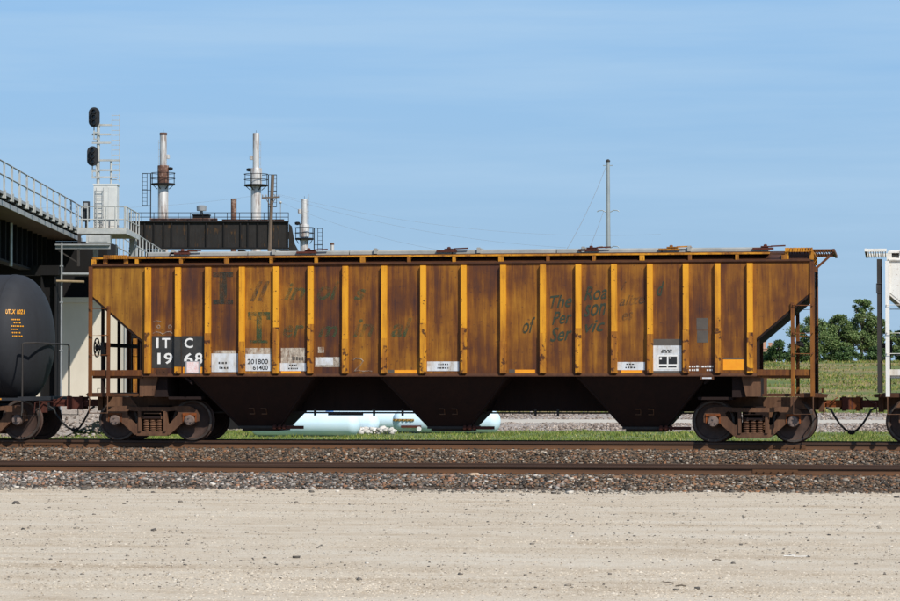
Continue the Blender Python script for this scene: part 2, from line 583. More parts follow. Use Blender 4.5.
def lot_material():
    m, nt, b = new_mat('lot_gravel')
    v, tc = coords(nt, (1, 1, 1), False)
    vs, _ = coords(nt, (0.10, 1.1, 1), False)
    n1 = noise(nt, vs, 1.0, 6, 0.6)       # wheel-track streaks along the yard
    n2 = noise(nt, v, 1.1, 6, 0.65)
    n3 = noise(nt, v, 45.0, 3, 0.6)
    n4 = noise(nt, v, 11.0, 4, 0.7)
    s = math_node(nt, 'ADD', math_node(nt, 'MULTIPLY', n1.outputs['Fac'], 0.40), math_node(nt, 'MULTIPLY', n2.outputs['Fac'], 0.32))
    s = math_node(nt, 'ADD', s, math_node(nt, 'MULTIPLY', n4.outputs['Fac'], 0.28))
    r = ramp(nt, [(0.37, (0.41, 0.318, 0.220)), (0.47, (0.550, 0.460, 0.350)), (0.58, (0.615, 0.540, 0.435))])
    nt.links.new(s, r.inputs['Fac'])
    r3 = ramp(nt, [(0.32, (0.55, 0.53, 0.50)), (0.5, (1, 1, 1)), (0.68, (1.12, 1.12, 1.12))])
    nt.links.new(n3.outputs['Fac'], r3.inputs['Fac'])
    mx = N(nt, 'ShaderNodeMixRGB', blend_type='MULTIPLY')
    mx.inputs[0].default_value = 0.75
    nt.links.new(r.outputs['Color'], mx.inputs[1])
    nt.links.new(r3.outputs['Color'], mx.inputs[2])
    nt.links.new(mx.outputs['Color'], b.inputs['Base Color'])
    b.inputs['Roughness'].default_value = 0.95
    b.inputs['Specular IOR Level'].default_value = 0.15
    h = math_node(nt, 'ADD', n3.outputs['Fac'], math_node(nt, 'MULTIPLY', n4.outputs['Fac'], 1.5))
    bump(nt, b, h, 0.5, 0.02)


lot_material()
simple('ballast_dirt', [(0.3, (0.045, 0.032, 0.022)), (0.5, (0.085, 0.058, 0.038)), (0.7, (0.14, 0.10, 0.07))], 14, rough=0.95, jitter=False, bmp=0.6)
simple('meadow_soil', [(0.3, (0.07, 0.10, 0.02)), (0.5, (0.12, 0.16, 0.035)), (0.7, (0.20, 0.20, 0.07))], 1.3, rough=0.95, jitter=False)
simple('bank_gravel', [(0.3, (0.22, 0.18, 0.16)), (0.5, (0.33, 0.28, 0.24)), (0.68, (0.45, 0.40, 0.34))], 9, rough=0.95, jitter=False, detail=8)
simple('road_gravel', [(0.3, (0.45, 0.40, 0.33)), (0.7, (0.56, 0.51, 0.43))], 2, (0.2, 1, 1), rough=0.95, jitter=False)
simple('field_soil', [(0.30, (0.070, 0.110, 0.018)), (0.46, (0.12, 0.15, 0.028)), (0.55, (0.22, 0.17, 0.065)), (0.68, (0.36, 0.26, 0.125))], 0.30, (0.5, 0.5, 1), rough=0.95, jitter=False, detail=9)

strip('gravel_yard', [(-140, -0.80), (-60, -0.80), (-50, -0.80), (-40, -0.80), (-30, -0.80), (-20, -0.80), (-12, -0.80), (-7.6, -0.80)], -420, 440, 'lot_gravel',
      'pale tan compacted gravel yard in the foreground', 'gravel yard', dx=20)
strip('ballast_bed', [(-8.6, -0.96), (-7.9, -0.805), (-7.2, -0.70), (-6.5, -0.60), (-4.9, -0.575), (-3.2, -0.57), (-2.6, -0.45), (-1.9, -0.245), (-1.4, -0.205), (0, -0.20),
                      (1.6, -0.205), (2.0, -0.26), (3.3, -0.75), (3.9, -1.0)], -420, 440, 'ballast_dirt',
      'brown stone ballast bed under the two tracks', 'ballast', dx=1.0, wob=0.012)
strip('meadow', [(3.2, -0.80), (20, -0.82), (45, -0.80), (58.5, -0.80)], -420, 440, 'meadow_soil',
      'narrow strip of green grass between the track and the gravel bank', 'grass strip', dx=4, wob=0.03)
strip('gravel_bank', [(58, -0.88), (60, -0.70), (64, -0.56), (68, -0.46), (72, -0.30), (76, -0.20), (81, -0.22)], -420, 440, 'bank_gravel',
      'grey pink gravel bank beyond the grass strip', 'gravel bank', dx=3, wob=0.05)
strip('gravel_road', [(65.0, -0.52), (66.5, -0.465), (69.2, -0.40)], -420, 440, 'road_gravel',
      'pale gravel track along the middle of the bank', 'gravel road', dx=10)
strip('gravel_slope', [(40, -0.86), (43, -0.72), (46, -0.35), (49, 0.05), (52, 0.38), (56, 0.42), (60, 0.42)], -60, -20.5, 'bank_gravel',
      'low gravel slope in front of the bridge abutment', 'gravel slope', dx=2.5, wob=0.06)
strip('field', [(79, -0.34), (82, -0.15), (90, 0.08), (100, 0.42), (112, 0.86), (125, 1.36), (138, 1.86), (150, 2.34), (160, 2.74), (168, 3.06), (175, 3.24), (200, 3.30), (400, 3.4), (1500, 4), (6500, 4)],
      -2400, 1900, 'field_soil', 'rough grassy slope rising to the trees', 'field', dx=25, wob=0.04)


# ------------------------------------------------------------------ joined small pieces (numpy)
def pieces_mesh(name, V, F, mat):
    """V: (n, k, 3) piece vertices, F: list of faces of one piece"""
    n, k, _ = V.shape
    me = bpy.data.meshes.new(name)
    base = (np.arange(n) * k)[:, None]
    tris = np.array(F)
    fv = tris.shape[1]
    idx = (base[:, :, None] + tris[None, :, :]).reshape(-1)
    nf = n * len(F)
    me.vertices.add(n * k)
    me.vertices.foreach_set('co', V.reshape(-1).astype(np.float32))
    me.loops.add(len(idx))
    me.loops.foreach_set('vertex_index', idx.astype(np.int32))
    me.polygons.add(nf)
    me.polygons.foreach_set('loop_start', (np.arange(nf) * fv).astype(np.int32))
    me.update(calc_edges=True)
    me.validate()
    me.materials.append(MATS[mat])
    return me


OCT = [(0, 2, 4), (2, 1, 4), (1, 3, 4), (3, 0, 4), (2, 0, 5), (1, 2, 5), (3, 1, 5), (0, 3, 5)]
CUBE = [(0, 2, 3, 1), (4, 5, 7, 6), (0, 1, 5, 4), (2, 6, 7, 3), (0, 4, 6, 2), (1, 3, 7, 5)]


def rotm(ng, n):
    a = ng.random((n, 3)) * 2 * np.pi
    ca, sa = np.cos(a), np.sin(a)
    Rz = np.zeros((n, 3, 3)); Rx = np.zeros((n, 3, 3))
    Rz[:, 0, 0] = ca[:, 0]; Rz[:, 0, 1] = -sa[:, 0]; Rz[:, 1, 0] = sa[:, 0]; Rz[:, 1, 1] = ca[:, 0]; Rz[:, 2, 2] = 1
    Rx[:, 0, 0] = 1; Rx[:, 1, 1] = ca[:, 1]; Rx[:, 1, 2] = -sa[:, 1]; Rx[:, 2, 1] = sa[:, 1]; Rx[:, 2, 2] = ca[:, 1]
    return Rz @ Rx


def stones(name, P, S, mat, label, cat, seed=1, squash=0.7):
    """angular stones: jittered cubes"""
    ng = np.random.default_rng(seed)
    n = len(P)
    c = np.array([[x, y, z] for x in (-1, 1) for y in (-1, 1) for z in (-1, 1)], float)
    V = c[None] * (0.5 + 0.5 * ng.random((n, 8, 3)))
    V = np.einsum('nij,nkj->nki', rotm(ng, n), V)
    V[:, :, 2] *= squash
    V = V * (S[:, None, None] / 2) + P[:, None, :]
    me = pieces_mesh(name, V, CUBE, mat)
    o = link(name, me)
    return tag(o, label, cat, None, 'stuff')


def prof_z(prof, y):
    return np.interp(y, [p[0] for p in prof], [p[1] for p in prof])


BED = [(-8.6, -0.96), (-7.9, -0.805), (-7.2, -0.70), (-6.5, -0.60), (-4.9, -0.575), (-3.2, -0.57), (-2.6, -0.45), (-1.9, -0.245), (-1.4, -0.205), (0, -0.20), (1.6, -0.205), (2.0, -0.26), (3.3, -0.75)]
ng = np.random.default_rng(3)


def scatter(n, x0, x1, y0, y1, zf, lift=0.0):
    P = np.zeros((n, 3))
    P[:, 0] = ng.uniform(x0, x1, n)
    P[:, 1] = ng.uniform(y0, y1, n)
    P[:, 2] = zf(P[:, 1]) + lift * ng.random(n)
    return P


island('ballast_stone', [(0.0, (0.022, 0.018, 0.015)), (0.22, (0.055, 0.040, 0.028)), (0.45, (0.11, 0.072, 0.044)), (0.62, (0.17, 0.105, 0.060)),
                         (0.76, (0.26, 0.115, 0.050)), (0.84, (0.17, 0.15, 0.125)), (0.95, (0.25, 0.20, 0.15)), (1.0, (0.50, 0.44, 0.36))])
island('ballast_stone_front', [(0.0, (0.030, 0.028, 0.027)), (0.2, (0.080, 0.068, 0.058)), (0.45, (0.145, 0.122, 0.102)), (0.6, (0.20, 0.155, 0.115)),
                               (0.74, (0.31, 0.145, 0.075)), (0.84, (0.27, 0.25, 0.23)), (0.94, (0.36, 0.32, 0.28)), (1.0, (0.58, 0.53, 0.47))])
island('yard_pebble', [(0.0, (0.05, 0.045, 0.04)), (0.3, (0.14, 0.12, 0.10)), (0.6, (0.30, 0.26, 0.21)), (0.85, (0.45, 0.40, 0.33)), (1.0, (0.60, 0.56, 0.50))])
island('bank_stone', [(0.0, (0.09, 0.065, 0.05)), (0.4, (0.23, 0.175, 0.14)), (0.75, (0.35, 0.285, 0.235)), (1.0, (0.52, 0.45, 0.39))])
island('rubble_stone', [(0.0, (0.40, 0.37, 0.33)), (1.0, (0.72, 0.69, 0.64))])

zb = lambda y: prof_z(BED, y)
P = np.vstack([scatter(38000, -15, 21, -2.9, -0.70, zb, 0.02), scatter(4500, -15, 21, -0.70, 0.70, zb, 0.0), scatter(5000, -15, 21, 0.8, 2.6, zb, 0.02),
               scatter(6000, -15, 21, -5.50, -4.30, zb, 0.0), scatter(3000, -15, 21, -4.0, -3.3, zb, 0.02)])
S = np.clip(ng.lognormal(math.log(0.046), 0.30, len(P)), 0.022, 0.10)
stones('ballast_stones', P, S, 'ballast_stone', 'brown and grey crushed stones packed round the rails', 'ballast stones', 5)
P = scatter(42000, -15, 21, -8.25, -5.75, zb, 0.025)
# thin the toe out into the yard with a ragged edge
edge = -7.70 + 0.30 * np.sin(P[:, 0] * 0.9) + 0.15 * np.sin(P[:, 0] * 2.7 + 1)
keep = (P[:, 1] > edge) | (ng.random(len(P)) < 0.22)
P = P[keep]
P[:, 2] = np.maximum(P[:, 2], -0.80)
S = np.clip(ng.lognormal(math.log(0.046), 0.36, len(P)), 0.02, 0.13)
# stones towards the right are browner: split by a noisy boundary
mask = P[:, 0] + ng.normal(0, 3.0, len(P)) < 1.5
stones('ballast_stones', P[mask], S[mask], 'ballast_stone_front', 'grey and orange stones of the shoulder at the left of the yard edge', 'ballast stones', 6)
stones('ballast_stones', P[~mask], S[~mask], 'ballast_stone', 'browner stones of the shoulder at the right of the yard edge', 'ballast stones', 8)
# loose pebbles over the yard: thick at the toe, clustered lines parallel to the track, thin elsewhere
Pa = scatter(7500, -15, 21, -10.4, -7.9, lambda y: np.full_like(y, -0.80), 0.0)
Pa = Pa[ng.random(len(Pa)) < np.clip((Pa[:, 1] + 9.3 + 0.7 * np.sin(Pa[:, 0] * 0.55) + 0.4 * np.sin(Pa[:, 0] * 1.7)) / 1.5, 0.05, 1)]
Pb = scatter(34000, -13, 20, -36, -8.5, lambda y: np.full_like(y, -0.80), 0.0)
cl = (np.sin(Pb[:, 1] * 2.1 + np.sin(Pb[:, 0] * 0.3)) * 0.5 + 0.5) * (np.sin(Pb[:, 0] * 0.55 + Pb[:, 1] * 0.4) * 0.5 + 0.5)
Pb = Pb[ng.random(len(Pb)) < 0.25 + 0.75 * cl]
Pw = np.vstack([Pa, Pb])
Sw = np.clip(ng.lognormal(math.log(0.0135), 0.45, len(Pw)), 0.006, 0.06)
Sw[:len(Pa)] *= 2.6
Sw[len(Pa):] *= np.where(ng.random(len(Pb)) < 0.04, 2.2, 1.0)
Pw[:, 2] += Sw * 0.12
stones('yard_pebbles', Pw, Sw, 'yard_pebble', 'small loose pebbles strewn over the pale yard', 'pebbles', 9, 0.6)
# fine grit: low four-sided chips that give the yard its grain
island('yard_grit', [(0.0, (0.16, 0.125, 0.09)), (0.12, (0.36, 0.285, 0.20)), (0.3, (0.48, 0.40, 0.30)), (0.7, (0.55, 0.465, 0.355)), (1.0, (0.61, 0.535, 0.43))])
ngr = 175000
dep = 1.0 / ng.uniform(1 / 53.5, 1 / 24.5, ngr)
gy = -60.06 + dep
gx = 9.705 - 0.1635 * dep + ng.uniform(-0.23, 0.23, ngr) * dep
sz = np.clip(ng.lognormal(math.log(0.017), 0.42, ngr), 0.007, 0.05)
ang = ng.random(ngr) * 2 * np.pi
cor = np.stack([np.stack([np.cos(ang + k * np.pi / 2) * ng.uniform(0.6, 1.2, ngr), np.sin(ang + k * np.pi / 2) * ng.uniform(0.6, 1.2, ngr)], 1) for k in range(4)], 1) * sz[:, None, None] * 0.6
# packed wheel bands keep less loose grit
band = np.sin(gy * 1.05 + 0.6 * np.sin(gx * 0.12)) + 0.6 * np.sin(gy * 2.3 + gx * 0.05)
sz = np.where((band > 0.35) & (ng.random(ngr) < 0.75), 0.004, sz)
V = np.zeros((ngr, 5, 3))
V[:, :4, :2] = cor
V[:, 4, 2] = sz * ng.uniform(0.15, 0.42, ngr)
V[:, :, 0] += gx[:, None]
V[:, :, 1] += gy[:, None]
V[:, :, 2] += -0.802
tag(link('yard_grit', pieces_mesh('yard_grit', V, [(0, 1, 4), (1, 2, 4), (2, 3, 4), (3, 0, 4)], 'yard_grit')), 'fine pale grit covering the yard', 'grit', None, 'stuff')
# bank stones
BANK = [(58, -0.88), (60, -0.70), (64, -0.56), (68, -0.46), (72, -0.30), (76, -0.20), (81, -0.22)]
P = np.vstack([scatter(9000, -34, 22, 58.8, 65.2, lambda y: prof_z(BANK, y), 0.02), scatter(7000, -34, 22, 69, 78, lambda y: prof_z(BANK, y), 0.02)])
P = np.vstack([P, scatter(1400, -32, -20.6, 41, 53.5, lambda y: prof_z([(40, -0.86), (43, -0.72), (46, -0.35), (49, 0.05), (52, 0.38), (56, 0.42)], y), 0.02)])
S = np.clip(ng.lognormal(math.log(0.095), 0.3, len(P)), 0.04, 0.20)
stones('bank_stones', P, S, 'bank_stone', 'coarse pinkish grey stones on the far gravel bank', 'stones', 11)


# ------------------------------------------------------------------ tracks
RAIL_FOOT = [(-0.075, 0), (0.075, 0), (0.075, 0.012), (0.02, 0.034), (0.011, 0.05), (0.011, 0.1245), (-0.011, 0.1245), (-0.011, 0.05), (-0.02, 0.034), (-0.075, 0.012)]
RAIL_TOP = [(-0.011, 0.125), (0.011, 0.125), (0.040, 0.132), (0.040, 0.172), (0.030, 0.18), (-0.030, 0.18), (-0.040, 0.172), (-0.040, 0.132)]


def track(yc, ztop, label):
    t = thing('railway_track', (0, yc, ztop - 0.18), label, 'railway track', kind='structure')
    for s in (-1, 1):
        y = s * 0.755
        rl = MB().prism([(y + p[0], p[1]) for p in RAIL_FOOT], 'x', -420, 440).build('rail', 'rail_rust', t, sharp=30)
        MB().prism([(y + p[0], p[1]) for p in RAIL_TOP], 'x', -420, 440).build('rail_head', 'rail_head', rl, sharp=30)
    tie = MB()
    tie.box(-0.11, 0.11, -1.30, 1.30, -0.19, -0.022)
    tm = tie.mesh('tie')
    pl = MB()
    for y in (-0.755, 0.755):
        pl.box(-0.09, 0.09, y - 0.17, y + 0.17, -0.021, -0.003)
        for dx in (-0.06, 0.06):
            for dy in (-0.10, 0.10):
                pl.box(dx - 0.018, dx + 0.018, y + dy - 0.018, y + dy + 0.018, -0.003, 0.035)
    pm = pl.mesh('tie_plate')
    anc = MB()
    for y in (-0.755, 0.755):
        anc.box(0.115, 0.15, y - 0.10, y + 0.10, -0.045, 0.02)
    am = anc.mesh('rail_anchor')
    x = -14.0
    while x < 20.5:
        o = link('tie', tm, 'tie_wood', t)
        o.location.x = x + rnd.uniform(-0.02, 0.02)
        link('tie_plate', pm, 'dark_metal', o)
        if rnd.random() < 0.5:
            link('rail_anchor', am, 'dark_metal', o)
        x += 0.5
    # bolted joint bars on the near rail
    for x in (-9.35, 7.4):
        jb = MB()
        jb.box(x - 0.45, x + 0.45, -0.755 - 0.030, -0.755 - 0.0125, 0.042, 0.124)
        for k in range(6):
            jb.lathe([(-0.03, 0.014), (0.0, 0.014)], (x - 0.36 + k * 0.144, -0.785, 0.083), 'y', 6)
        jb.build('joint_bar', 'rail_rust', t)
    return t


track(0.0, 0.0, 'rusty railway track carrying the train')
track(-4.9, -0.38, 'empty rusty railway track along the edge of the yard')


# ------------------------------------------------------------------ freight car trucks
def wheel_mesh():
    # profile (t = distance inward from the outer face, r)
    prof = [(0.03, 0.0001), (-0.005, 0.095), (0.0, 0.10), (0.03, 0.125), (0.055, 0.17), (0.062, 0.30), (0.035, 0.375), (0.006, 0.395), (0.0, 0.405), (0.0, 0.448),
            (0.008, 0.457), (0.105, 0.462), (0.118, 0.485), (0.135, 0.487), (0.145, 0.47), (0.145, 0.40), (0.11, 0.38), (0.10, 0.15), (0.15, 0.12), (0.15, 0.0001)]
    return MB().lathe(prof, (0, 0, 0), 'y', 40)


def truck(parent, xc, frame_mat='truck_rust', rusty_cap=True):
    yw = -0.835            # outer wheel face
    tb = MB()
    tb.box(xc - 0.20, xc + 0.20, -1.10, 1.10, 0.50, 0.60)
    tb.box(xc - 0.23, xc + 0.23, -0.62, 0.62, 0.56, 0.78)
    tr = tb.build('truck', 'under_shade_rust', parent)
    wm = {}
    for s in (-1, 1):
        m = MB()
        base = wheel_mesh()
        m.add([(v[0], s * (0.835 - v[1]), v[2]) for v in base.v], base.f)
        wm[s] = m.mesh('wheel', 30)
        rm = MB()
        rm.lathe([(s * 0.8375, 0.405), (s * 0.8375, 0.447), (s * 0.834, 0.447), (s * 0.834, 0.405)], (0, 0, 0), 'y', 40, closed=True)
        wm[s, 'r'] = rm.mesh('rim_face')
    for ax in (-0.865, 0.865):
        for s in (-1, 1):
            w = link('wheel', wm[s], 'wheel_steel', tr)
            w.location = (xc + ax, 0, 0.457)
            r_ = link('rim_face', wm[s, 'r'], 'wheel_rim_steel', tr)
            r_.location = (xc + ax, 0, 0.457)
            b = MB()
            x = xc + ax
            b.lathe([(s * 0.98, 0.12), (s * 1.11, 0.125), (s * 1.13, 0.115), (s * 1.16, 0.105), (s * 1.165, 0.03)], (x, 0, 0.457), 'y', 18)
            for k in range(3):
                a = R(90 + 120 * k)
                b.lathe([(s * 1.16, 0.022), (s * 1.185, 0.020)], (x + 0.055 * math.cos(a), 0, 0.457 + 0.055 * math.sin(a)), 'y', 6)
            b.build('bearing', 'bearing_steel', tr)
            a = MB()
            a.box(x - 0.16, x + 0.16, min(s * 0.96, s * 1.115), max(s * 0.96, s * 1.115), 0.565, 0.62)
            a.box(x - 0.16, x - 0.126, min(s * 0.97, s * 1.10), max(s * 0.97, s * 1.10), 0.42, 0.565)
            a.box(x + 0.126, x + 0.16, min(s * 0.97, s * 1.10), max(s * 0.97, s * 1.10), 0.42, 0.565)
            a.build('bearing_adapter', 'orange_rust' if rusty_cap else 'truck_rust', tr)
        MB().tube([(xc + ax, -0.98, 0.457), (xc + ax, 0.98, 0.457)], 0.075, 14).build('axle', 'under_shade_rust', tr)
    outer = [(-1.07, 0.44), (-1.07, 0.58), (-1.03, 0.68), (-0.95, 0.745), (-0.84, 0.775), (-0.60, 0.78), (-0.40, 0.755), (0.40, 0.755), (0.60, 0.78), (0.84, 0.775), (0.95, 0.745),
             (1.03, 0.68), (1.07, 0.58), (1.07, 0.44), (1.00, 0.42), (0.995, 0.55), (0.96, 0.60), (0.77, 0.60), (0.735, 0.55), (0.73, 0.42), (0.66, 0.36), (0.40, 0.125), (0.34, 0.105),
             (-0.34, 0.105), (-0.40, 0.125), (-0.66, 0.36), (-0.73, 0.42), (-0.735, 0.55), (-0.77, 0.60), (-0.96, 0.60), (-0.995, 0.55), (-1.00, 0.42)]
    hole_r = [(0.34, 0.655), (0.55, 0.675), (0.60, 0.64), (0.58, 0.58), (0.40, 0.38), (0.355, 0.38), (0.34, 0.42)]
    hole_l = [(-p[0], p[1]) for p in reversed(hole_r)]
    win = [(-0.255, 0.66), (0.255, 0.66), (0.255, 0.21), (-0.255, 0.21)]
    for s in (-1, 1):
        y0, y1 = s * 0.955, s * 1.085
        v, f = plate(outer, [hole_l, hole_r, win], y0, y1)
        m = MB()
        m.add([(p[0] + xc, p[1], p[2]) for p in v], f)
        # raised flanges along the diagonals and the top
        yo, yi = s * 1.085, s * 1.115
        lo, hi = min(yo, yi), max(yo, yi)
        for sg in (-1, 1):
            m.prism([(xc + sg * p[0], p[1]) for p in [(0.72, 0.415), (0.66, 0.40), (0.36, 0.135), (0.40, 0.128)]], 'y', lo, hi)
        m.prism([(xc + p[0], p[1]) for p in [(-0.36, 0.11), (0.36, 0.11), (0.36, 0.155), (-0.36, 0.155)]], 'y', lo + (0.003 if s < 0 else 0), hi - (0.003 if s > 0 else 0))
        for cx in (-0.29, 0.29):
            m.box(xc + cx - 0.03, xc + cx + 0.03, lo, hi, 0.20, 0.66)
        m.build('side_frame', frame_mat, tr)
        sp = MB()
        for k in (-1, 0, 1):
            prof = []
            for i in range(25):
                t = i / 24
                prof.append((0.212 + 0.27 * t, 0.062 + 0.013 * math.cos(2 * math.pi * 6 * t)))
            sp.lathe(prof, (xc + k * 0.15, s * 1.02, 0), 'z', 14)
        sp.build('spring_group', 'truck_rust', tr)
        be = MB()
        be.box(xc - 0.235, xc + 0.235, min(s * 0.97, s * 1.07), max(s * 0.97, s * 1.07), 0.485, 0.545)
        be.box(xc - 0.19, xc + 0.19, min(s * 0.99, s * 1.10), max(s * 0.99, s * 1.10), 0.545, 0.62)
        be.build('bolster_end', frame_mat, tr)
    br = MB()
    for ax in (-0.36, 0.36):
        br.bar((xc + ax, -0.75, 0.37), (xc + ax, 0.75, 0.37), 0.07, 0.09)
        for s in (-1, 1):
            br.box(xc + ax - 0.05 + (-0.03 if ax < 0 else 0.03), xc + ax + 0.05 + (-0.03 if ax < 0 else 0.03), s * 0.77 - 0.05, s * 0.77 + 0.05, 0.28, 0.54)
    br.build('brake_beam', 'under_shade_rust', tr)
    return tr


def coupler(parent, x_end, d, rust='red_rust'):
    """knuckle coupler reaching from the striker outwards (d = +1 right, -1 left)"""
    c = MB()
    c.box(min(x_end, x_end + d * 0.48), max(x_end, x_end + d * 0.48), -0.075, 0.075, 0.76, 0.92)
    c.prism([(x_end + d * p[0], p[1]) for p in [(0.42, -0.11), (0.56, -0.17), (0.78, -0.16), (0.80, -0.06), (0.62, -0.02), (0.62, 0.06), (0.84, 0.12), (0.80, 0.20), (0.56, 0.16), (0.42, 0.11)]], 'z', 0.70, 0.98)
    c.lathe([(0.68, 0.05), (1.0, 0.05)], (x_end + d * 0.74, -0.10, 0), 'z', 12)
    o = c.build('coupler', rust, parent)
    h = MB()
    xs = x_end + d * 0.10
    h.tube([(xs - d * 0.05, -0.36, 0.76), (xs + d * 0.06, -0.38, 0.70), (xs + d * 0.14, -0.36, 0.55), (xs + d * 0.24, -0.30, 0.40), (xs + d * 0.36, -0.20, 0.27), (xs + d * 0.46, -0.12, 0.215)], 0.024, 9)
    h.build('air_hose', 'rubber', o)
    g = MB()
    g.tube([(xs + d * 0.44, -0.14, 0.225), (xs + d * 0.484, -0.10, 0.205)], 0.05, 8)
    g.build('glad_hand', 'dark_metal', o)
    lv = MB()
    lv.tube([(x_end + d * 0.02, -1.35, 0.62), (x_end + d * 0.04, -1.35, 0.86), (x_end + d * 0.06, -0.9, 0.87), (x_end + d * 0.12, -0.3, 0.86), (x_end + d * 0.3, -0.1, 0.98)], 0.013, 6)
    lv.build('uncoupling_lever', rust, o)
    return o


# ------------------------------------------------------------------ covered hopper
RIBS = [0.45, 1.325, 2.20, 2.98, 3.76, 4.54, 5.317, 6.005, 6.698]
RIBX = sorted([-r for r in RIBS] + RIBS)
ZT, ZB = 3.905, 1.47


def hopper(X, white=False, letters=False, label='', walk_ends=(1,)):
    root = thing('covered_hopper', (X, 0, 0), label, 'hopper car')
    mp, mr, me_, mt, mpost = ('white_paint',) * 5 if white else ('panel_paint', 'rib_paint', 'end_panel_paint', 'trim_paint', 'post_paint')
    mchord = 'white_paint' if white else 'chord_rust'
    munder = 'under_shade_rust'
    panels = {}
    for s in (-1, 1):
        ya, yb = sorted((s * 1.53, s * 1.56))
        edges = RIBX
        for i in range(len(edges) - 1):
            m = MB()
            x0, x1 = edges[i], edges[i + 1]
            m.box(x0 + 0.002, x1 - 0.002, ya, yb, ZB + 0.03, ZT - 0.02)
            p = m.build('side_panel', mp, root)
            if s < 0:
                panels[i] = p
        for d in (-1, 1):
            poly = [(6.70, ZB + 0.03), (6.835, ZB + 0.03), (6.835, 2.255), (8.0, 3.245), (8.0, ZT - 0.02), (6.70, ZT - 0.02)]
            p = MB().prism([(d * q[0], q[1]) for q in poly], 'y', ya, yb).build('end_panel', me_ if d < 0 else mp, root)
            if s < 0:
                panels['L' if d < 0 else 'R'] = p
            # flange angle along the sloping edge
            fl = MB()
            fl.bar((d * 6.845, s * 1.50, 2.235), (d * 8.0, s * 1.50, 3.215), 0.10, 0.05)
            if s < 0:
                fl.bar((d * 6.85, s * 1.50, 1.50), (d * 6.85, s * 1.50, 2.24), 0.10, 0.05)
            fl.build('edge_flange', munder if not white else mpost, root)
        for i, x in enumerate(RIBX):
            m = MB()
            y0, y1 = sorted((s * 1.56, s * 1.63))
            zj = 2.42 + 0.22 * math.sin(i * 1.7) * (1 if 2 < i < 12 else 0.3)
            m.prism([(x - 0.064, s * 1.561), (x - 0.060, s * 1.645), (x + 0.060, s * 1.645), (x + 0.064, s * 1.561)], 'z', zj, ZT - 0.03)
            rb = m.build('rib', mr, root)
            m2 = MB()
            m2.prism([(x - 0.068, s * 1.561), (x - 0.064, s * 1.651), (x + 0.064, s * 1.651), (x + 0.068, s * 1.561)], 'z', ZB + 0.035, zj - 0.002)
            m2.build('rib_doubler', 'rib_lower_paint' if not white else mr, rb)
        # top chord and side sill
        m = MB()
        y0, y1 = sorted((s * 1.50, s * 1.60))
        m.prism([(s * 1.50, ZT - 0.02), (s * 1.575, ZT - 0.02), (s * 1.60, ZT + 0.01), (s * 1.60, ZT + 0.035), (s * 1.55, ZT + 0.05), (s * 1.50, ZT + 0.05)], 'x', -8.0, 8.0)
        m.build('top_chord', mchord, root)
        m = MB()
        m.prism([(s * 1.50, ZB - 0.035), (s * 1.615, ZB - 0.035), (s * 1.615, ZB - 0.015), (s * 1.575, ZB + 0.03), (s * 1.50, ZB + 0.03)], 'x', -6.84, 6.84)
        m.build('side_sill', mchord, root)
        for d in (-1, 1):
            m = MB()
            xa, xb = sorted((d * 6.84, d * 8.0))
            m.box(xa, xb, *sorted((s * 1.50, s * 1.57)), 1.455, 1.585)
            m.box(xa, xb, *sorted((s * 1.44, s * 1.4995)), 1.40, 1.46)
            m.build('sill_extension', mpost, root)
            # bolster web plate under the sill
            m = MB()
            m.prism([(d * q[0], q[1]) for q in [(6.50, 1.432), (6.92, 1.432), (6.92, 1.0), (6.60, 1.0)]], 'y', *sorted((s * 1.40, s * 1.47)))
            m.build('bolster_plate', 'truck_rust', root)
            # ladder: corner post, inner stile, rungs
            m = MB()
            m.box(*sorted((d * 7.985, d * 8.075)), *sorted((s * 1.57, s * 1.60)), 1.0, ZT + 0.0)
            m.box(*sorted((d * 8.05, d * 8.075)), *sorted((s * 1.48, s * 1.5695)), 1.0, ZT - 0.002)
            m.box(*sorted((d * 7.57, d * 7.65)), *sorted((s * 1.575, s * 1.605)), 1.0, 3.02)
            ld = m.build('ladder', mpost, root)
            for z in (2.98, 2.38, 1.94):
                q = MB()
                q.tube([(d * 7.62, s * 1.612, z), (d * 7.62, s * 1.64, z - 0.02), (d * 8.04, s * 1.64, z - 0.02), (d * 8.04, s * 1.612, z)], 0.014, 6)
                q.build('rung', mpost, ld)
            st = MB()
            st.tube([(d * 7.62, s * 1.60, 1.0), (d * 7.62, s * 1.62, 0.62), (d * 8.04, s * 1.62, 0.62), (d * 8.04, s * 1.60, 1.0)], 0.014, 6)
            st.build('sill_step', 'truck_rust', ld)
    # roof
    prof = [(-1.50, ZT + 0.045), (-1.38, 4.00), (-1.15, 4.07), (-0.7, 4.15), (-0.42, 4.18), (-0.42, 4.19), (0.42, 4.19), (0.42, 4.18), (0.7, 4.15), (1.15, 4.07), (1.38, 4.00), (1.50, ZT + 0.045)]
    m = MB()
    m.prism(prof, 'x', -7.98, 7.98)
    rf = m.build('roof', 'chord_rust' if not white else 'white_paint', root)
    x = -7.05
    for k in range(6):
        m = MB()
        a, b = x + 0.01, x + 2.34
        m.prism([(-0.40, 4.19), (-0.40, 4.255), (-0.33, 4.285), (0.33, 4.285), (0.40, 4.255), (0.40, 4.19)], 'x', a, b)
        m.build('hatch_cover', 'roof_grey', rf)
        hb = MB()
        hb.box(a + 0.55, a + 0.64, -0.43, 0.43, 4.286, 4.31)
        hb.box(a + 0.56, a + 0.63, -0.46, -0.402, 4.2, 4.325)
        hb.build('hatch_strap', 'roof_grey', rf)
        x += 2.35
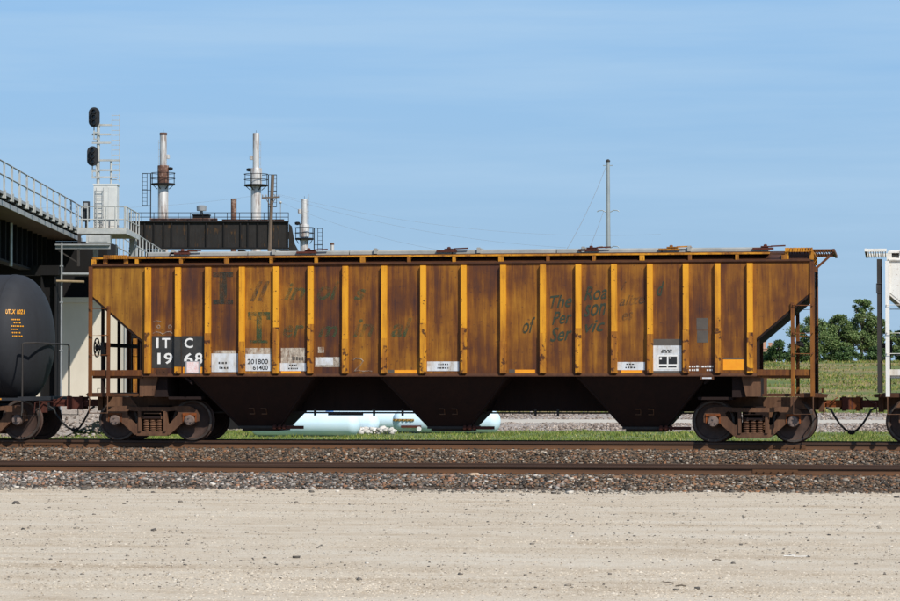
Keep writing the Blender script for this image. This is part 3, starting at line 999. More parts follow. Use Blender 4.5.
    for xl, mm in ((-3.26, 'red_rust'), (-0.05, 'red_rust'), (3.15, 'red_rust'), (4.93, 'trim_paint'), (7.0, 'red_rust'), (-6.2, 'red_rust')):
        m = MB()
        m.box(xl - 0.30, xl + 0.16, -0.46, -0.41, 4.225, 4.270)
        m.box(xl - 0.12, xl + 0.12, -0.47, -0.30, 4.286, 4.305)
        m.lathe([(4.305, 0.04), (4.33, 0.04), (4.345, 0.02)], (xl - 0.02, -0.42, 0), 'z', 10)
        m.bar((xl + 0.1, -0.44, 4.30), (xl + 0.42, -0.44, 4.31), 0.03)
        m.build('hatch_lock', mm if not white else 'red_rust', rf)
    # running boards along both eaves with brackets
    BX = [-7.99, -6.99, -5.97, -4.92, -3.90, -2.88, -1.83, -0.79, 0.22, 1.26, 2.30, 3.31, 4.36, 5.40, 6.42, 7.43]
    for s in (-1, 1):
        m = MB()
        m.box(-8.02, 7.12, *sorted((s * 1.475, s * 1.505)), 4.078, 4.112)
        m.box(-8.02, 7.12, *sorted((s * 1.02, s * 1.045)), 4.09, 4.118)
        for k in range(3):
            y = 1.14 + 0.11 * k
            m.box(-8.02, 7.12, *sorted((s * y, s * (y + 0.022))), 4.1185, 4.124)
        rb = m.build('running_board', mt, root)
        cb = MB()
        for k in range(76):
            xx = -7.95 + k * 0.2
            cb.box(xx, xx + 0.02, *sorted((s * 1.045, s * 1.475)), 4.101, 4.118)
        cb.box(-8.0, 7.10, *sorted((s * 1.05, s * 1.47)), 4.09, 4.0995)
        cb.build('grating', mt, rb)
        for i, bx in enumerate(BX):
            q = MB()
            w = 0.055 if i % 3 == 0 else 0.038
            q.box(bx - w, bx + w, *sorted((s * 1.46, s * 1.50)), ZT + 0.03, 4.074)
            q.box(bx - 0.03, bx + 0.03, *sorted((s * 1.10, s * 1.459)), 4.03, 4.074)
            q.build('bracket', mt, rb)
        # side eave piece at the right end
        q = MB()
        q.box(7.12, 7.45, *sorted((s * 1.475, s * 1.50)), 4.06, 4.10)
        q.build('eave_angle', mchord, rb)
    # end gratings across the roof
    for d, (xa, xb, z) in ((1, (7.45, 8.04, 4.175)), (-1, (-7.76, -7.22, 4.13))):
        m = MB()
        m.box(xa, xb, -1.50, -1.47, z - 0.03, z + 0.03)
        m.box(xa, xb, 1.47, 1.50, z - 0.03, z + 0.03)
        for k in range(11):
            xx = xa + (xb - xa - 0.03) * k / 10
            m.box(xx, xx + 0.022, -1.4695, 1.4695, z - 0.04, z + 0.025)
            m.box(xx, xx + 0.03, -1.52, -1.5005, z - 0.055, z + 0.035)
        for xx in (xa + 0.03, xb - 0.03):
            for s in (-1, 1):
                m.box(xx - 0.05, xx + 0.05, s * 1.44 - 0.025, s * 1.44 + 0.025, 3.95, z - 0.041)
        m.build('end_grating', mt, root)
    for d in walk_ends:
        m = MB()
        for y in (-1.46, -1.2, -0.95, -0.7, 0.7, 0.95, 1.2, 1.46):
            m.box(*sorted((d * 8.045, d * 8.46)), y - 0.012, y + 0.012, 4.145, 4.175)
        for k in range(9):
            xx = d * (8.07 + 0.052 * k)
            m.box(xx - 0.009, xx + 0.009, -1.47, 1.47, 4.150, 4.170) if not white else m.box(xx - 0.009, xx + 0.009, -1.47, 1.47, 4.115, 4.1445)
        m.box(*sorted((d * 8.46, d * 8.51)), -1.49, 1.49, 4.115, 4.18)
        w = m.build('end_walkway', mpost, root)
        for y in ((-1.40,) if not white else ()):
            q = MB()
            q.bar((d * 8.48, y, 4.10), (d * 8.12, y, 3.77), 0.06, 0.05)
            q.box(*sorted((d * 8.02, d * 8.14)), y - 0.04, y + 0.04, 3.68, 3.80)
            q.build('bracket', mpost, w)
    # sloping end sheets, end sills, end posts
    for d in (-1, 1):
        m = MB()
        m.prism([(d * p[0], p[1]) for p in [(8.02, 3.245), (8.02, 3.19), (5.70, 1.26), (5.70, 1.32)]], 'y', -1.52, 1.52)
        m.box(*sorted((d * 7.99, d * 8.02)), -1.5295, 1.5295, 3.25, ZT + 0.04)
        m.build('end_slope_sheet', munder if not white else mpost, root)
        m = MB()
        m.box(*sorted((d * 7.75, d * 8.14)), -1.45, 1.45, 0.985, 1.075)
        m.box(*sorted((d * 6.95, d * 7.749)), -1.45, -1.38, 1.0, 1.06)
        m.box(*sorted((d * 6.95, d * 7.749)), 1.38, 1.45, 1.0, 1.06)
        m.prism([(d * p[0], p[1]) for p in [(8.14, 0.98), (8.30, 0.98), (8.34, 1.05), (8.14, 1.07)]], 'y', -0.9, -0.3)
        m.build('end_sill', 'chord_rust', root)
        m = MB()
        m.box(*sorted((d * 6.0, d * 8.12)), -0.24, 0.24, 0.70, 0.984)
        m.prism([(d * p[0], p[1]) for p in [(8.12, 0.98), (8.24, 0.98), (8.24, 0.66), (8.12, 0.66)]], 'y', -0.30, 0.30)
        m.prism([(d * p[0], p[1]) for p in [(7.30, 0.983), (7.70, 0.983), (7.90, 0.72), (7.10, 0.72)]], 'y', -0.9, -0.82)
        m.build('stub_sill', 'truck_rust', root)
        for y in (-0.65, 0.65):
            m = MB()
            m.box(*sorted((d * 7.99, d * 8.05)), y - 0.04, y + 0.04, 1.07, 3.20)
            m.build('end_post', munder if not white else mpost, root)
        m = MB()
        m.bar((d * 7.72, -1.50, 2.15), (d * 7.72, 1.50, 2.15), 0.07, 0.09)
        m.build('end_crossbar', munder, root)
        for y in ((-0.45, 0.45) if d < 0 else ()):
            m = MB()
            m.prism([(d * p[0], p[1]) for p in [(6.95, 1.0), (7.25, 1.0), (7.25, 2.5), (7.18, 2.5)]], 'y', y - 0.02, y + 0.02)
            m.build('gusset', munder, root)
        m = MB()
        for y in (-0.28, 0.28):
            m.tube([(d * 8.20, y - 0.16, 1.08), (d * 8.20, y - 0.16, 1.17), (d * 8.20, y + 0.16, 1.17), (d * 8.20, y + 0.16, 1.08)], 0.012, 6)
        m.build('grab_iron', mpost, root)
        coupler(root, d * 8.24, d, 'orange_rust' if d > 0 else 'red_rust')
    # hand brake on the left end
    m = MB()
    pts = []
    ring = []
    c = Vector((-8.17, -0.62, 2.10))
    for k in range(25):
        a = 2 * math.pi * k / 24
        ring.append(c + Vector((0, 0.21 * math.cos(a), 0.21 * math.sin(a))))
    m.tube(ring, 0.016, 6)
    for k in range(5):
        a = 2 * math.pi * k / 5
        m.bar(c, c + Vector((0.02, 0.21 * math.cos(a), 0.21 * math.sin(a))), 0.022)
    m.lathe([(-0.03, 0.05), (0.10, 0.05)], c, 'x', 12)
    bw = m.build('brake_wheel', 'dark_metal', root)
    m = MB()
    m.box(-8.03, -7.93, -0.80, -0.45, 1.90, 2.22)
    m.bar((-7.98, -0.62, 1.90), (-7.98, -0.62, 1.08), 0.035)
    m.bar((-8.10, -0.62, 2.10), (-8.03, -0.62, 2.10), 0.05)
    m.build('brake_housing', 'dark_metal', bw)
    # end ladder on the right-hand side of the left end
    m = MB()
    for y in (-1.46, -1.02):
        m.box(-8.25, -8.14, y - 0.04, y + 0.04, 1.08, 3.95 if white else 1.9)
    if white:
        el = m.build('end_ladder', 'dark_metal', root)  # dark colour stands in for shade on this white end
        for z in (1.5, 1.93, 2.36, 2.8, 3.25, 3.7):
            MB().tube([(-8.2, -1.46, z), (-8.235, -1.46, z), (-8.235, -1.02, z), (-8.2, -1.02, z)], 0.013, 6).build('rung', 'dark_metal', el)
        m = MB()
        m.tube([(-8.15, -1.5, 3.42), (-8.26, -1.5, 3.42), (-8.26, -1.5, 3.22), (-8.15, -1.5, 3.22)], 0.013, 6)
        m.build('grab_iron', 'dark_metal', root)
    # hoppers
    for bx in (-4.33, 0.0, 4.36):
        t = [(-1.42, -1.50), (1.40, -1.50), (1.40, 1.50), (-1.42, 1.50)]
        q = [(-0.50, -0.62), (0.46, -0.62), (0.46, 0.62), (-0.50, 0.62)]
        m = MB()
        vs = [(bx + x, y, 1.43) for x, y in t] + [(bx + x, y, 0.33) for x, y in q]
        m.add(vs, [(0, 1, 2, 3), (7, 6, 5, 4), (0, 4, 5, 1), (1, 5, 6, 2), (2, 6, 7, 3), (3, 7, 4, 0)])
        h = m.build('hopper_bay', 'bay_shade_rust', root)
        for a_, b_ in ((0, 4), (1, 5)):
            MB().bar(vs[a_], vs[b_], 0.05, 0.03).build('seam_flange', 'bay_shade_rust', h)
        g = MB()
        g.box(bx - 0.52, bx + 0.48, -0.66, 0.66, 0.275, 0.33)
        g.box(bx - 0.45, bx + 0.41, -0.55, 0.55, 0.215, 0.2745)
        g.build('outlet_gate', 'dark_metal', h)
        g = MB()
        g.tube([(bx + 0.30, -0.72, 0.30), (bx + 0.74, -0.72, 0.30)], 0.03, 8)
        for gx in (0.34, 0.46, 0.56):
            g.lathe([(gx - 0.03, 0.06), (gx + 0.03, 0.06)], (bx, -0.72, 0.30), 'x', 10)
        g.bar((bx + 0.62, -0.72, 0.30), (bx + 1.0, -0.72, 0.30), 0.07)
        g.build('gate_capstan', 'red_rust', h)
        # vibrator brackets on the slope sheet
        for gx in (-0.14, 0.14):
            v = MB()
            y_at = lambda z: -0.62 - 0.88 * (z - 0.33) / 1.10 - 0.012
            pz = [(gx - 0.07, 0.72), (gx + 0.05, 0.72), (gx + 0.05, 0.60), (gx - 0.07, 0.60)]
            v.tube([(bx + p[0], y_at(p[1]), p[1]) for p in pz], 0.014, 5)
            v.build('vibrator_bracket', 'truck_rust', h)
    m = MB()
    m.box(-6.4, 6.4, -0.22, 0.22, 0.66, 1.02)
    for bx in (-2.17, 2.17):
        m.prism([(bx - 0.9, 1.6), (bx + 0.9, 1.6), (bx + 1.1, 1.1), (bx + 1.3, 0.665), (bx - 1.3, 0.665), (bx - 1.1, 1.1)], 'y', -0.26, 0.26)
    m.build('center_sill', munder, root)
    for d in (-1, 1):
        m = MB()
        m.box(*sorted((d * 6.30, d * 6.85)), -1.395, 1.395, 0.985, 1.60)
        m.box(*sorted((d * 5.55, d * 6.2995)), -1.30, 1.30, 0.93, 0.99)
        m.box(*sorted((d * 4.9, d * 6.2995)), -0.30, 0.30, 0.9905, 1.55)
        m.build('body_bolster', munder, root)
    m = MB()
    m.tube([(-6.0, -0.55, 0.63), (6.1, -0.55, 0.63)], 0.022, 6)
    m.bar((-2.8, -0.55, 0.60), (-2.0, -0.55, 0.60), 0.05, 0.07)
    for xx in (-3.1, -1.75, -1.1, 1.9, 2.4):
        m.bar((xx, -0.55, 0.56), (xx, -0.55, 0.72), 0.05)
    m.build('brake_pipe', 'dark_metal', root)
    truck(root, -6.73)
    truck(root, 6.73)
    # route card board and little hanging tag under the sill
    if not letters:
        return root
    TXT = [
        ('I', (-5.212, -4.752, 3.053, 3.766), 'serif'), ('ll', (-4.365, -3.909, 3.115, 3.56), 's'), ('in', (-3.591, -3.114, 3.134, 3.511), 's'), ('oi', (-2.843, -2.346, 3.13, 3.551), 's'),
        ('s', (-2.008, -1.738, 3.126, 3.369), 's'), ('T', (-4.409, -3.907, 2.182, 2.871), 'serif2'), ('er', (-3.612, -3.135, 2.291, 2.579), 's2'), ('m', (-2.819, -2.367, 2.311, 2.554), 's2'),
        ('in', (-2.03, -1.557, 2.309, 2.706), 's2'), ('al', (-1.176, -0.706, 2.306, 2.725), 's2'),
        ('of', (1.745, 2.03, 2.37, 2.71), 'k'), ('The', (2.353, 2.836, 2.907, 3.191), 'k'), ('Per', (2.397, 2.836, 2.558, 2.841), 'k'), ('Ser', (2.353, 2.835, 2.187, 2.493), 'k'),
        ('Roa', (3.1, 3.602, 3.078, 3.383), 'k'), ('son', (3.099, 3.58, 2.729, 2.991), 'k'), ('vic', (3.121, 3.557, 2.381, 2.642), 'k'), ('f', (3.909, 4.039, 3.314, 3.488), 'k2'),
        ('alize', (3.864, 4.43, 2.965, 3.183), 'k2'), ('es', (3.929, 4.168, 2.64, 2.814), 'k2'), ('d', (4.692, 4.843, 3.179, 3.483), 'k'),
        ('I', (-6.517, -6.457, 2.076, 2.3), 'w'), ('T', (-6.379, -6.194, 2.076, 2.299), 'w'), ('C', (-5.861, -5.665, 2.075, 2.298), 'w'), ('1', (-6.482, -6.412, 1.719, 1.965), 'w'),
        ('9', (-6.332, -6.131, 1.719, 1.964), 'w'), ('6', (-5.872, -5.664, 1.718, 1.963), 'w'), ('8', (-5.619, -5.446, 1.718, 1.963), 'w'),
        ('201800', (-4.418, -3.951, 1.715, 1.826), 'b'), ('61400', (-4.293, -3.951, 1.585, 1.690), 'b')]

    def panel_at(x):
        for i in range(len(RIBX) - 1):
            if RIBX[i] < x < RIBX[i + 1]:
                return panels[i]
        return panels['L'] if x < 0 else panels['R']

    def pad(name, mat, rect, lift=0.003):
        m = MB()
        m.box(rect[0], rect[1], -1.56 - lift, -1.5595, rect[2], rect[3])
        return m.build(name, mat, panel_at((rect[0] + rect[1]) / 2))

    for s, rc, st in TXT:
        p = panel_at((rc[0] + rc[1]) / 2)
        if st in ('serif', 'serif2'):
            mat = 'letter_green_dark' if st == 'serif' else 'letter_green'
            m = MB()
            x0, x1, z0, z1 = rc
            xm = (x0 + x1) / 2
            if s == 'I':
                for rr in ((x0, x1, z1 - 0.11, z1), (x0, x1, z0, z0 + 0.09), (xm - 0.085, xm + 0.085, z0 + 0.09, z1 - 0.11)):
                    m.box(rr[0], rr[1], -1.564, -1.5601, rr[2], rr[3])
            else:
                for rr in ((x0, x1, z1 - 0.09, z1), (x0, x0 + 0.08, z1 - 0.17, z1 - 0.09), (x1 - 0.08, x1, z1 - 0.17, z1 - 0.09), (xm - 0.06, xm + 0.06, z0 + 0.06, z1 - 0.09), (xm - 0.2, xm + 0.2, z0, z0 + 0.06)):
                    m.box(rr[0], rr[1], -1.564, -1.5601, rr[2], rr[3])
            m.build('lettering', mat, p)
        elif st == 'w':
            text_obj('lettering', s, rc, -1.568, 'letter_white', p, 0, 0.02)
        elif st == 'b':
            text_obj('lettering', s, rc, -1.568, 'stencil_black', p, 0, 0.015)
        else:
            mat = {'s': 'letter_green_dark' if rc[0] < -3.7 else 'letter_green', 's2': 'letter_green', 'k': 'letter_olive', 'k2': 'letter_green_dark'}[st]
            text_obj('lettering', s, rc, -1.565, mat, p, 0.35, 0.012 if st in 'k2' else 0.02, slope=0.10 if st in ('k', 'k2') else 0.0)
    pad('stencil_patch', 'stencil_black', (-6.61, -6.077, 1.629, 2.344))
    pad('stencil_patch', 'stencil_black', (-5.93, -5.412, 1.651, 2.342))
    m = MB()
    m.prism([(-6.076, -1.562), (-6.072, -1.655), (-5.938, -1.655), (-5.934, -1.562)], 'z', 1.66, 2.335)
    m.build('stencil_patch', 'stencil_black', root)
    m = MB()
    m.box(-6.49, -6.24, -1.60, -1.561, 1.475, 1.60)
    m.box(-6.42, -6.40, -1.612, -1.6005, 1.53, 1.55)
    m.box(-6.33, -6.305, -1.612, -1.6005, 1.54, 1.565)
    m.build('route_board', 'chord_rust', panels[0])
    pad('reflector', 'reflector', (-5.894, -5.446, 1.505, 1.651))
    m = MB()
    m.box(-5.848, -5.492, -1.585, -1.5635, 1.505, 1.785)
    pf = m.build('placard_holder', 'galvanised_dull', root)
    MB().box(-5.802, -5.537, -1.589, -1.5855, 1.528, 1.765).build('placard', 'placard_pink', pf)
    for rc in ((-5.241, -4.634, 1.539, 1.951), (-4.464, -3.883, 1.561, 1.938), (-3.679, -3.089, 1.56, 1.737), (-2.875, -2.479, 1.692, 1.858), (-0.371, 0.341, 1.557, 1.766), (3.818, 4.427, 1.575, 1.749), (4.591, 5.218, 1.556, 2.105)):
        pad('stencil_panel', 'stencil_white', rc, 0.004)
    for rc in ((-4.464, -3.883, 1.94, 2.071), (-3.657, -3.112, 1.739, 2.07), (-2.886, -2.321, 1.648, 1.869), (-2.818, -2.683, 1.958, 2.09), (-5.2, -4.68, 1.953, 2.02)):
        pad('old_stencil', 'whitewash', rc, 0.002)
    for rc in ((-3.656, -3.202, 1.505, 1.557), (-1.10, -0.594, 1.505, 1.580), (1.581, 2.022, 1.505, 1.585), (3.905, 4.361, 1.505, 1.572), (6.114, 6.575, 1.573, 1.80)):
        pad('reflector', 'reflector', rc, 0.006)
    for rc in ((4.591, 5.219, 2.108, 2.246), (4.59, 5.218, 1.505, 1.553), (5.545, 5.793, 2.439, 2.698), (5.555, 5.792, 2.168, 2.428), (6.114, 6.576, 1.803, 1.838), (-1.26, -1.105, 1.51, 1.585), (1.45, 1.578, 1.51, 1.59)):
        pad('stencil_patch', 'stencil_grey', rc)
    # lube plate with two black squares
    b = pad('stencil_panel', 'letter_white', (4.699, 5.131, 1.596, 1.90), 0.007)
    for rc in ((4.731, 4.904, 1.705, 1.867), (4.937, 5.121, 1.705, 1.867), (4.731, 4.90, 1.630, 1.658), (4.93, 5.11, 1.630, 1.658)):
        pad('stencil_mark', 'signal_black', rc, 0.010)
    pad('stencil_mark', 'letter_white', (4.745, 4.79, 1.80, 1.85), 0.013)
    pad('stencil_mark', 'letter_white', (4.955, 4.985, 1.82, 1.85), 0.013)
    # unreadable small stencil rows: short dashes

    def dashes(x0, x1, z, h, mat, lift, seed):
        rg = random.Random(seed)
        m = MB()
        x = x0
        while x < x1 - 0.015:
            w = rg.uniform(0.018, 0.05)
            m.box(x, min(x + w, x1), -1.56 - lift, -1.5602, z, z + h * rg.uniform(0.75, 1.0))
            x += w + rg.uniform(0.010, 0.028)
        m.build('stencil_mark', mat, panel_at((x0 + x1) / 2), kind='stuff')

    for a in ((-5.08, -4.88, 1.72, 0.05), (-5.06, -4.86, 1.61, 0.05), (-3.47, -3.29, 1.675, 0.035), (-3.49, -3.27, 1.60, 0.035), (-0.12, 0.10, 1.69, 0.035), (-0.14, 0.12, 1.61, 0.035),
              (4.02, 4.22, 1.69, 0.03), (4.0, 4.23, 1.615, 0.035), (4.80, 5.02, 1.99, 0.03), (4.78, 5.04, 1.945, 0.035)):
        dashes(*a, 'stencil_black', 0.007, int(abs(a[0]) * 100))
    for a in ((5.38, 5.90, 1.63, 0.045), (5.38, 5.62, 1.555, 0.045), (5.76, 5.90, 1.555, 0.045), (-3.4, -3.15, 1.80, 0.08)):
        dashes(*a, 'letter_white' if a[0] > 0 else 'stencil_grey', 0.006, int(abs(a[0]) * 77))
    # chalk marks: a figure like a 2, and a scribble over the number patch

    def chalk(pts, p, r=0.010):
        m = MB()
        m.tube([(x, -1.566, z) for x, z in pts], r, 4)
        m.build('chalk_mark', 'chalk', p)
    chalk([(-2.02, 1.80), (-1.97, 1.84), (-1.86, 1.83), (-1.80, 1.78), (-1.86, 1.69), (-1.96, 1.60), (-2.0, 1.555), (-1.90, 1.575), (-1.80, 1.55), (-1.70, 1.565), (-1.60, 1.55)], panel_at(-1.8), 0.013)
    pa = panels[0]
    for cx in (-6.46, -6.20):
        chalk([(cx + 0.035 * math.cos(a * 0.8), 2.55 + 0.035 * math.sin(a * 0.8)) for a in range(9)], pa, 0.012)
    chalk([(-6.59, 2.40), (-6.52, 2.44), (-6.42, 2.42), (-6.36, 2.38), (-6.28, 2.43), (-6.2, 2.44), (-6.14, 2.40)], pa, 0.011)
    chalk([(-6.58, 2.67), (-6.50, 2.69), (-6.38, 2.66)], pa, 0.007)
    # small builder plate hanging below the sill at the right
    m = MB()
    m.box(5.62, 5.92, -1.625, -1.60, 1.37, 1.433)
    bp_ = m.build('builder_plate', 'chord_rust', root)
    MB().box(5.67, 5.87, -1.628, -1.6255, 1.385, 1.415).build('plate_face', 'stencil_white', bp_)
    return root


hopper(0.0, letters=True, label='rusty yellow covered hopper car with ribbed sides and faded green lettering', walk_ends=(1,))
hopper(17.655, white=True, label='white covered hopper car cut off by the right edge', walk_ends=(-1, 1))


# ------------------------------------------------------------------ tank car
def tank_car():
    x_end, Rr, zc = -10.24, 1.5, 2.30
    root = thing('tank_car', (0, 0, 0), 'black tank car with orange lettering coupled at the left', 'tank car')
    prof = []
    L = 13.0
    for k in range(13):
        a = k / 12 * math.pi / 2
        prof.append((x_end - L - 0.75 * math.cos(a), max(Rr * math.sin(a), 0.001)))
    for k in range(13):
        a = math.pi / 2 - k / 12 * math.pi / 2
        prof.append((x_end + 0.75 * math.cos(a), max(Rr * math.sin(a), 0.001)))
    tk = MB().lathe(prof, (0, 0, zc), 'x', 64).build('tank', 'tank_black', root, sharp=50)
    for xs in (x_end - 0.05, x_end - L + 0.05):
        m = MB()
        m.lathe([(xs - 0.05, Rr + 0.002), (xs - 0.045, Rr + 0.012), (xs + 0.005, Rr + 0.012), (xs + 0.01, Rr + 0.002)], (0, 0, zc), 'x', 64)
        m.build('weld_band', 'tank_black', tk)
    # top fittings and walkway
    m = MB()
    m.lathe([(zc + Rr - 0.05, 0.45), (zc + Rr + 0.35, 0.45), (zc + Rr + 0.37, 0.40)], (x_end - L / 2, 0, 0), 'z', 24)
    m.build('manway', 'tank_black', root)
    m = MB()
    m.box(x_end - L / 2 - 1.4, x_end - L / 2 + 1.4, -1.2, 1.2, zc + Rr + 0.12, zc + Rr + 0.17)
    for dx in (-1.3, 0, 1.3):
        m.box(x_end - L / 2 + dx - 0.03, x_end - L / 2 + dx + 0.03, -0.8, 0.8, zc + 1.2, zc + Rr + 0.12)
    m.build('top_platform', 'dark_metal', root)
    for d, xe in ((1, -9.43), (-1, x_end - L - 0.81)):
        m = MB()
        xa, xb = sorted((xe, xe - d * 1.6))
        m.box(xa, xb, -0.28, 0.28, 0.66, 0.93)
        xa, xb = sorted((xe + d * 0.04, xe - d * 0.34))
        m.box(xa, xb, -1.45, 1.45, 0.90, 0.985)
        m.box(*sorted((xe - d * 0.3405, xe - d * 2.6)), -1.45, -1.32, 0.90, 0.96)
        m.box(*sorted((xe - d * 0.3405, xe - d * 2.6)), 1.32, 1.45, 0.90, 0.96)
        # saddle up to the shell
        m.prism([(-1.2, 0.93), (1.2, 0.93), (1.1, 1.25), (0.6, 0.95), (-0.6, 0.95), (-1.1, 1.25)], 'x', xe - d * 1.9, xe - d * 1.7)
        m.build('end_platform', 'tank_black', root)
        m = MB()
        xr = xe - d * 0.02
        m.tube([(xr - d * 0.22, -1.42, 0.62), (xr - d * 0.22, -1.42, 2.17), (xr - d * 0.19, -1.40, 2.20), (xr, -1.18, 2.205), (xr, 1.34, 2.205), (xr, 1.38, 2.16), (xr, 1.38, 0.95)], 0.022, 8)
        m.build('end_railing', 'dark_metal', root)
        m = MB()
        for sy in (-1, 1):
            m.tube([(xr - d * 0.22, sy * 1.44, 0.66), (xr - d * 0.22, sy * 1.47, 0.55), (xr + d * 0.20, sy * 1.47, 0.55), (xr + d * 0.20, sy * 1.44, 0.90)], 0.014, 6)
        m.build('sill_step', 'dark_metal', root)
        coupler(root, xe + d * 0.0, d, 'red_rust') if d > 0 else coupler(root, xe, d)
    m = MB()
    m.box(-10.75, -10.15, -1.458, -1.4505, 0.915, 0.95)
    m.build('reflector', 'tank_yellow', root)
    truck(root, -9.89 - 0.865, 'truck_rust', False)
    truck(root, x_end - L - 0.15 + 0.6, 'truck_rust', False)
    m = MB()
    m.tube([(-9.75, -0.5, 0.78), (-9.6, -0.6, 0.7), (-9.45, -0.5, 0.72)], 0.04, 7)
    m.box(-9.72, -9.40, -0.72, -0.4, 0.62, 0.86)
    m.build('brake_gear', 'red_rust', root)

    # lettering wrapped on the shell
    def wrap(s, x0, x1, z0, z1, mat='tank_yellow', bold=0.02):
        uv, fs = text_shape(s, 0, bold)
        vs = []
        for u, v in uv:
            x = x0 + u * (x1 - x0)
            z = z0 + v * (z1 - z0)
            t = max(0.0, x - x_end)
            r = Rr * math.sqrt(max(0.0, 1 - (t / 0.75) ** 2)) + 0.012
            dz = z - zc
            vs.append((x + (0.01 if t > 0 else 0), -math.sqrt(max(0.0001, r * r - dz * dz)), z))
        me = bpy.data.meshes.new('lettering')
        me.from_pydata(vs, [], fs)
        link('lettering', me, mat, root)
    wrap('UTLX 1021', -10.10, -9.77, 2.86, 2.965)
    rg = random.Random(5)
    for k, (a, b) in enumerate(((-9.98, -9.80), (-9.92, -9.80), (-9.96, -9.745), (-9.95, -9.86), (-9.94, -9.78), (-9.93, -9.77))):
        z = 2.72 - 0.075 * k
        m = MB()
        x = a
        while x < b - 0.01:
            w = rg.uniform(0.012, 0.026)
            pts = []
            for (xx, zz) in ((x, z), (x + w, z), (x + w, z + 0.028), (x, z + 0.028)):
                t = max(0.0, xx - x_end)
                r = Rr * math.sqrt(max(0.0, 1 - (t / 0.75) ** 2)) + 0.014
                pts.append((xx + 0.01, -math.sqrt(max(0.0001, r * r - (zz - zc) ** 2)), zz))
            m.add(pts, [(0, 1, 2, 3)])
            x += w + 0.012
        m.build('stencil_row', 'tank_yellow', root)
    return root


tank_car()


# ------------------------------------------------------------------ light blue gas tanks
def gas_tank(x0, x1, y, dia, label, fittings=False, yaw=0.0):
    r = dia / 2
    L = x1 - x0
    root = thing('gas_tank', ((x0 + x1) / 2, y, -0.82), label, 'gas tank', 'light blue tanks lying in the grass', rz=yaw)
    prof = []
    for k in range(9):
        a = k / 8 * math.pi / 2
        prof.append((-L / 2 + r * 0.85 * (1 - math.cos(a)), max(r * math.sin(a), 0.002)))
    for k in range(9):
        a = math.pi / 2 - k / 8 * math.pi / 2
        prof.append((L / 2 - r * 0.85 * (1 - math.cos(a)), max(r * math.sin(a), 0.002)))
    MB().lathe(prof, (0, 0, r + 0.04), 'x', 36).build('shell', 'tank_lightblue', root, sharp=50)
    for dx in (-L * 0.28, L * 0.28):
        MB().box(dx - 0.08, dx + 0.08, -0.10, 0.28, -0.05, 0.12).build('saddle', 'tank_lightblue', root)
    m = MB()
    m.lathe([(2 * r + 0.0, 0.17), (2 * r + 0.13, 0.17), (2 * r + 0.17, 0.10)], (-L * 0.05, 0, 0), 'z', 16)
    m.build('valve_dome', 'blue_cap' if not fittings else 'tank_lightblue', root)
    m = MB()
    for dx in (-L * 0.3, L * 0.3):
        m.tube([(dx - 0.08, 0, 2 * r), (dx - 0.06, 0, 2 * r + 0.12), (dx + 0.06, 0, 2 * r + 0.12), (dx + 0.08, 0, 2 * r)], 0.02, 6)
    m.build('lifting_lug', 'tank_lightblue', root)
    if fittings:
        m = MB()
        m.tube([(-L / 2 + 0.1, -r * 0.95, r * 1.2), (-L / 2 + 1.0, -r * 1.02, r * 1.2)], 0.05, 8)
        for k in range(5):
            m.lathe([(r * 1.1, 0.06), (r * 1.3, 0.07)], (-L / 2 + 0.2 + k * 0.17, -r * 1.0, 0), 'z', 8)
        m.build('valve_row', 'brass', root)
        m = MB()
        m.box(-L / 2 + 0.45, -L / 2 + 1.3, -r * 1.08, -r * 0.9, r * 0.55, r * 0.75)
        m.build('name_plate', 'red_rust', root)
        m = MB()
        m.lathe([(-r * 1.12, 0.10), (-r * 1.02, 0.10)], (-L / 2 + 1.22, 0, r * 0.45), 'y', 14)
        m.build('gauge', 'letter_white', root)
    return root


gas_tank(-15.40, -10.95, 44.4, 0.98, 'long light blue gas tank nearest the track under the left bays')
gas_tank(-15.2, -11.35, 50.5, 0.92, 'light blue gas tank behind the nearest one, its right end showing')
gas_tank(-16.6, -10.9, 57.0, 0.95, 'rearmost light blue gas tank between its neighbours')
gas_tank(-11.10, -6.50, 52.2, 1.00, 'light blue gas tank with brass valves and round gauge under the middle bay', fittings=True)
P = scatter(320, -12.9, -10.6, 49.2, 50.0, lambda y: np.full_like(y, -0.80), 0.25)
stones('rubble_pile', P, np.clip(ng.lognormal(math.log(0.16), 0.4, len(P)), 0.06, 0.4), 'rubble_stone', 'pile of pale broken stone beside the blue tanks', 'rubble', 21)


# ------------------------------------------------------------------ grass
island('grass_blade', [(0.0, (0.07, 0.12, 0.015)), (0.4, (0.14, 0.19, 0.028)), (0.75, (0.21, 0.25, 0.045)), (0.90, (0.30, 0.28, 0.08)), (1.0, (0.42, 0.35, 0.15))])
island('field_blade', [(0.0, (0.075, 0.125, 0.014)), (0.35, (0.13, 0.18, 0.025)), (0.62, (0.20, 0.22, 0.042)), (0.82, (0.32, 0.26, 0.085)), (1.0, (0.40, 0.30, 0.13))])


def blades(name, P, H, W, mat, label, seed):
    g = np.random.default_rng(seed)
    n = len(P)
    a = g.random(n) * 2 * np.pi
    dx = np.stack([np.cos(a), np.sin(a), np.zeros(n)], 1) * W[:, None] / 2
    lean = g.normal(0, 0.35, (n, 2)) * H[:, None]
    top = P + np.concatenate([lean, H[:, None]], 1)
    V = np.stack([P - dx, P + dx, top], 1)
    me = pieces_mesh(name, V, [(0, 1, 2)], mat)
    return tag(link(name, me), label, 'grass', None, 'stuff')


